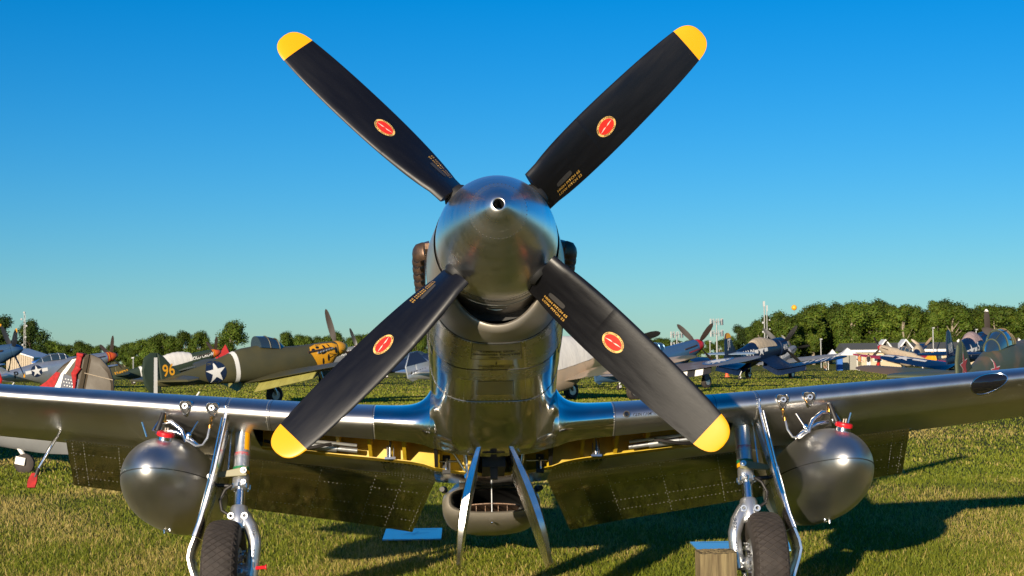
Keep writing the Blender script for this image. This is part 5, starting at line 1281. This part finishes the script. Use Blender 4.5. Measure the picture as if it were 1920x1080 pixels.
# long low building, hangar, tents
P('roof_grey', (.085, .085, .075), .8); P('wall_cream', (.50, .40, .26), .8); P('hangar_tan', (.42, .34, .24), .7); P('tarp_blue', (.02, .12, .42), .6); P('tent_white', (.72, .70, .69), .8); P('mesh_grey', (.28, .27, .23), .8); P('bin_blue', (.02, .10, .30), .5)
d = 205; s_ = FPX / d; a, b = at(1588, 690, d), at(1960, 690, d); w = (b - a).length; c = (a + b) / 2
bd = empty('clubhouse', Matrix.Translation((c.x, c.y, 0)) @ Matrix.Rotation(-.02, 4, 'Z'), 'long low building with a grey roof and white fascia by the trees', 'building')
ze, zr = ztop(1690, 657, d), ztop(1690, 645, d) + .2
MB().box((0, 3, ze / 2), (w, 6, ze)).build('wall', M['wall_cream'], bd, smooth=False)
MB().loft([[Vector((x, -.5, ze + .06)), Vector((x, 3, zr)), Vector((x, 6.5, ze + .06)), Vector((x, 6.5, ze - .05)), Vector((x, -.5, ze - .05))] for x in (-w / 2 - .3, w / 2 + .3)]).build('roof', M['roof_grey'], bd, smooth=False)
MB().box((0, -.53, ze - .04), (w + .7, .06, .32)).build('fascia', M['white_paint'], bd, smooth=False)
for px in (1662, 1700):
    x = (px - 1774) / s_; MB().loft([[Vector((x - 1.0, y, ze + .25)), Vector((x, y, zr + .45)), Vector((x + 1.0, y, ze + .25)), Vector((x + .8, y, ze + .2)), Vector((x, y, zr + .25)), Vector((x - .8, y, ze + .2))] for y in (-.2, 2.5)]).build('gable_trim', M['white_paint'], bd, smooth=False)
for k in range(9):
    x = -w / 2 + 1.5 + k * 2.6; f = MB().box((x, -.02, ze * .55), (1.1, .08, .9)).build('window', M['white_paint'], bd, smooth=False); MB().box((x, -.07, ze * .55), (.95, .03, .76)).build('pane', M['glass'], f, smooth=False)
d = 170; a, b = at(12, 690, d), at(62, 690, d); zl, zr2 = ztop(17, 655, d), ztop(62, 672, d); w = b.x - a.x
hg = empty('hangar', Matrix.Translation((a.x, a.y, 0)), 'tan ribbed metal hangar end with a sloping roof at far left', 'building')
MB().loft([[Vector((0, y, 0)), Vector((w, y, 0)), Vector((w, y, zr2)), Vector((0, y, zl))] for y in (0, 8)]).build('wall', M['hangar_tan'], hg, smooth=False)
for k in range(12):
    x = (k + .5) * w / 12; rb = MB().box((x, -.03, lerp(zl, zr2, x / w) / 2), (.07, .06, lerp(zl, zr2, x / w) - .02)).build('wall_rib', M['hangar_tan'], hg, smooth=False)
MB().loft([[Vector((-.1, y, zl + .02)), Vector((w + .1, y, zr2 + .02)), Vector((w + .1, y, zr2 + .14)), Vector((-.1, y, zl + .14))] for y in (-.2, 8.2)]).build('roof', M['white_paint'], hg, smooth=False)
def tent(px0, px1, peak, eave, d, roof, label, walls=True, name='tent', grp=None):
    a, b = at(px0, 690, d), at(px1, 690, d); w = (b - a).length; g = (a + b) / 2; m_ = (px0 + px1) / 2; zp, ze = ztop(m_, peak, d), ztop(m_, eave, d)
    root = empty(name, Matrix.Translation((g.x, g.y + w / 2, 0)), label, 'tent', grp); h = w / 2; mb = MB()
    ring = lambda k, z: [Vector((x * h * k, y * h * k, z)) for x, y in ((-1, -1), (1, -1), (1, 1), (-1, 1))]
    mb.loft([ring(1.03, ze - .12), ring(1.04, ze), ring(.55, lerp(ze, zp, .38)), ring(.2, lerp(ze, zp, .8)), ring(.02, zp)], (False, True)).build('tent_roof', M[roof], root)
    for x, y in ((-1, -1), (1, -1), (1, 1), (-1, 1)): MB().tube([(x * h * .97, y * h * .97, 0), (x * h * .97, y * h * .97, ze)], .04, 6).build('tent_pole', M['white_paint'], root)
    if walls:
        for x0, x1 in ((-.95, -.05), (.05, .95)): MB().box(((x0 + x1) / 2 * h, -h * .95, ze * .48), ((x1 - x0) * h, .03, ze * .94)).build('tent_wall', M['mesh_grey'], root, smooth=False)
        MB().box((0, h * .95, ze * .48), (1.9 * h, .03, ze * .94)).build('tent_wall', M['tent_white'], root, smooth=False)
tent(1578, 1608, 652, 664, 172, 'tent_white', 'white marquee with grey mesh walls beyond the navy wing tip')
tent(1553, 1574, 655, 667, 176, 'tent_white', 'small white tent left of the marquee', False, grp=None)
tent(60, 96, 668, 678, 168, 'tarp_blue', 'blue-roofed tent right of the tan hangar')
tent(405, 435, 646, 670, 135, 'redfab', 'bright red peaked canopy behind the olive fighter')
g = at(1574, 690, 168); cb = empty('portable_toilet', Matrix.Translation((g.x, g.y, 0)), 'blue cabin standing beside the white marquee', 'cabin')
MB().box((0, 0, .75), (.62, .62, 1.5)).build('cabin_wall', M['bin_blue'], cb, bevel=.03); MB().box((0, 0, 1.56), (.68, .68, .12)).build('cabin_roof', M['tent_white'], cb, bevel=.03); MB().box((.02, -.32, .72), (.5, .03, 1.3)).build('cabin_door', M['tarp_blue'], cb)
g = at(1363, 700, 128); cn = empty('traffic_cone', Matrix.Translation((g.x, g.y, 0)), 'orange traffic cone on the grass below the fin lettered JT', 'cone')
MB().lathe([(0, .18), (.06, .17), (.7, .04), (.72, .02)], 14, axis='Z').box((0, 0, .02), (.42, .42, .04)).build('cone_body', M['orange_red'], cn); MB().lathe([(.36, .112), (.36, .118), (.50, .094), (.50, .088)], 14, axis='Z').build('cone_stripe', M['white_paint'], cn)

# people by the marquee
P('skin', (.42, .25, .17), .6); P('cloth_white', (.70, .70, .70), .9); P('cloth_khaki', (.16, .15, .09), .9); P('cloth_black', (.015, .015, .018), .9); P('cloth_orange', (.60, .22, .06), .9); P('hair_dark', (.03, .02, .015), .7)
def person(px, d, rz, label, shirt, shorts, step=.12, arm=.2, sleeve=True, hat=None):
    g = at(px, 690, d); root = empty('person', Matrix.Translation((g.x, g.y, 0)) @ Matrix.Rotation(rz, 4, 'Z'), label, 'person')
    V, E, Rr = [], [], []
    def v(p, r, par=None):
        V.append(p); Rr.append(r)
        if par is not None: E.append((par, len(V) - 1))
        return len(V) - 1
    pel = v((0, 0, .95), .15); wst = v((0, .01, 1.12), .13, pel); che = v((0, 0, 1.32), .16, wst); nck = v((0, 0, 1.48), .06, che); hd = v((0, -.02, 1.60), .095, nck); v((0, -.01, 1.70), .085, hd)
    v((0, -.11, 1.60), .02, hd)
    for s in (-1, 1):
        hp = v((s * .10, 0, .90), .11, pel); kn = v((s * .11, -step * s * .6 - .02, .50), .065, hp); an = v((s * .11, step * s, .09), .045, kn); v((s * .12, step * s - .16, .04), .035, an)
        sh = v((s * .19, 0, 1.40), .065, che); el = v((s * .27, .03, 1.14), .045, sh); wr = v((s * .26, -arm, .96), .032, el); pm = v((s * .26, -arm - .05, .91), .036, wr)
        for k in range(4): f = v((s * (.235 + .016 * k), -arm - .08, .865), .009, pm); v((s * (.235 + .016 * k), -arm - .085, .83 - .006 * (k % 2)), .008, f)
        v((s * .225, -arm - .075, .90), .010, pm)
    me = bpy.data.meshes.new('body'); me.from_pydata(V, E, []); o = bpy.data.objects.new('body', me); COL.objects.link(o); o.parent = root; me.materials.append(M['skin'])
    sm = o.modifiers.new('skin', 'SKIN'); o.modifiers.new('sub', 'SUBSURF').levels = 1; o.modifiers['sub'].render_levels = 1
    for i, r in enumerate(Rr): me.skin_vertices[0].data[i].radius = (r, r)
    me.skin_vertices[0].data[0].use_root = True
    def shell(nm, rings, m): MB().loft([[Vector((cx + rx * cos(t), cy + ry * sin(t), z)) for t in [2 * pi * k / 18 for k in range(18)]] for cx, cy, z, rx, ry in rings], (False, False)).build(nm, M[m], root)
    shell('shirt', [(0, 0, .90, .185, .165), (0, .01, 1.10, .165, .150), (0, 0, 1.32, .195, .175), (0, 0, 1.43, .185, .13), (0, 0, 1.49, .08, .08)], shirt)
    for s in (-1, 1):
        if sleeve: MB().tube([(s * .15, 0, 1.42), (s * .21, .005, 1.37), (s * .25, .02, 1.20)], [.085, .080, .072], 12, False).build('sleeve', M[shirt], root)
        MB().tube([(s * .085, 0, .98), (s * .105, -step * s * .2, .78), (s * .11, -step * s * .5, .54)], [.125, .115, .10], 12, False).build('shorts_leg', M[shorts], root)
        MB().tube([(s * .11, step * s + .05, .045), (s * .12, step * s - .17, .04)], [.055, .045], 10).build('shoe', M['cloth_white'], root)
    MB().lathe([(1.60, .108), (1.68, .110), (1.75, .07), (1.775, .01)], 16, axis='Z', c=(0, .015, 0)).build('hair' if not hat else 'cap', M[hat or 'hair_dark'], root)
    if hat: MB().box((0, -.13, 1.655), (.15, .12, .015)).build('cap_peak', M[hat], root)
    for s in (-1, 1):
        MB().lathe([(-.007, .004), (0, .010), (.007, .004)], 8, c=(s * .034, -.108, 1.625)).build('eye', M['ink'], root)
        MB().lathe([(-.012, .01), (0, .028), (.012, .01)], 8, axis='X', c=(s * .100, -.01, 1.60)).build('ear', M['skin'], root)
    MB().box((0, -.106, 1.545), (.05, .012, .010)).build('mouth', M['redfab'], root)
person(1547, 170, .4, 'person in a white shirt and khaki shorts beside the small white tent', 'cloth_white', 'cloth_khaki')
person(1629, 163, -.3, 'person in a black sleeveless top and dark cap right of the marquee', 'cloth_black', 'cloth_white', sleeve=False, hat='cloth_black')
person(1612, 166, .9, 'person in orange standing at the corner of the marquee', 'cloth_orange', 'cloth_khaki', arm=.3)

# ------------------------------------------------------------------ labels for rows of like things, counted from the left
def ordn(k):
    o = ['first', 'second', 'third', 'fourth', 'fifth', 'sixth', 'seventh', 'eighth', 'ninth', 'tenth', 'eleventh', 'twelfth', 'thirteenth', 'fourteenth', 'fifteenth', 'sixteenth', 'seventeenth', 'eighteenth', 'nineteenth']
    t = {2: 'twenty', 3: 'thirty', 4: 'forty', 5: 'fifty'}
    return o[k] if k < 19 else (t[(k + 1) // 10] + ('ieth' if False else '') if (k + 1) % 10 == 0 else t[(k + 1) // 10] + '-' + o[(k + 1) % 10 - 1]).replace('twenty', 'twenty')
inv = CAM_M.inverted(); rows = {}
for o in list(COL.objects):
    if o.parent is None and o.get('label'): rows.setdefault(o['label'], []).append(o)
SHORT = {'leafy green tree in the row beyond the field on the right': 'leafy green tree of the front row beyond the right field', 'darker tree filling the gaps behind the row on the right': 'darker tree behind the front row on the right',
         'bright green bush at the foot of the trees on the right': 'bright green bush below the trees on the right', 'distant small tree low on the horizon': 'distant small tree on the horizon'}
for lb, os_ in rows.items():
    if len(os_) < 2: continue
    def sx(o):
        v = inv @ o.matrix_world.translation; return v.x / -v.z
    for k, o in enumerate(sorted(os_, key=sx)): o['label'] = SHORT.get(lb, lb) + ', ' + (ordn(k) + ' from the left')
for o in COL.objects:
    n = o.name.split('.')[0]
    if o.parent is not None and (n.endswith('lettering') or n in ('link_bolts', 'collar_bolts', 'brace_screw', 'brake_calliper', 'fork_lugs', 'drain_plug', 'cap_mark', 'panel_seam', 'bright_seam_edge', 'nose_spots', 'rudder_rib', 'fin_stars', 'sun_rays', 'tooth_marks', 'roundel_bars', 'wing_bars', 'exhaust_stubs', 'cowl_checkers', 'nose_dots', 'emblem_motif', 'board_drawing', 'inspection_cover')): o['kind'] = 'stuff'
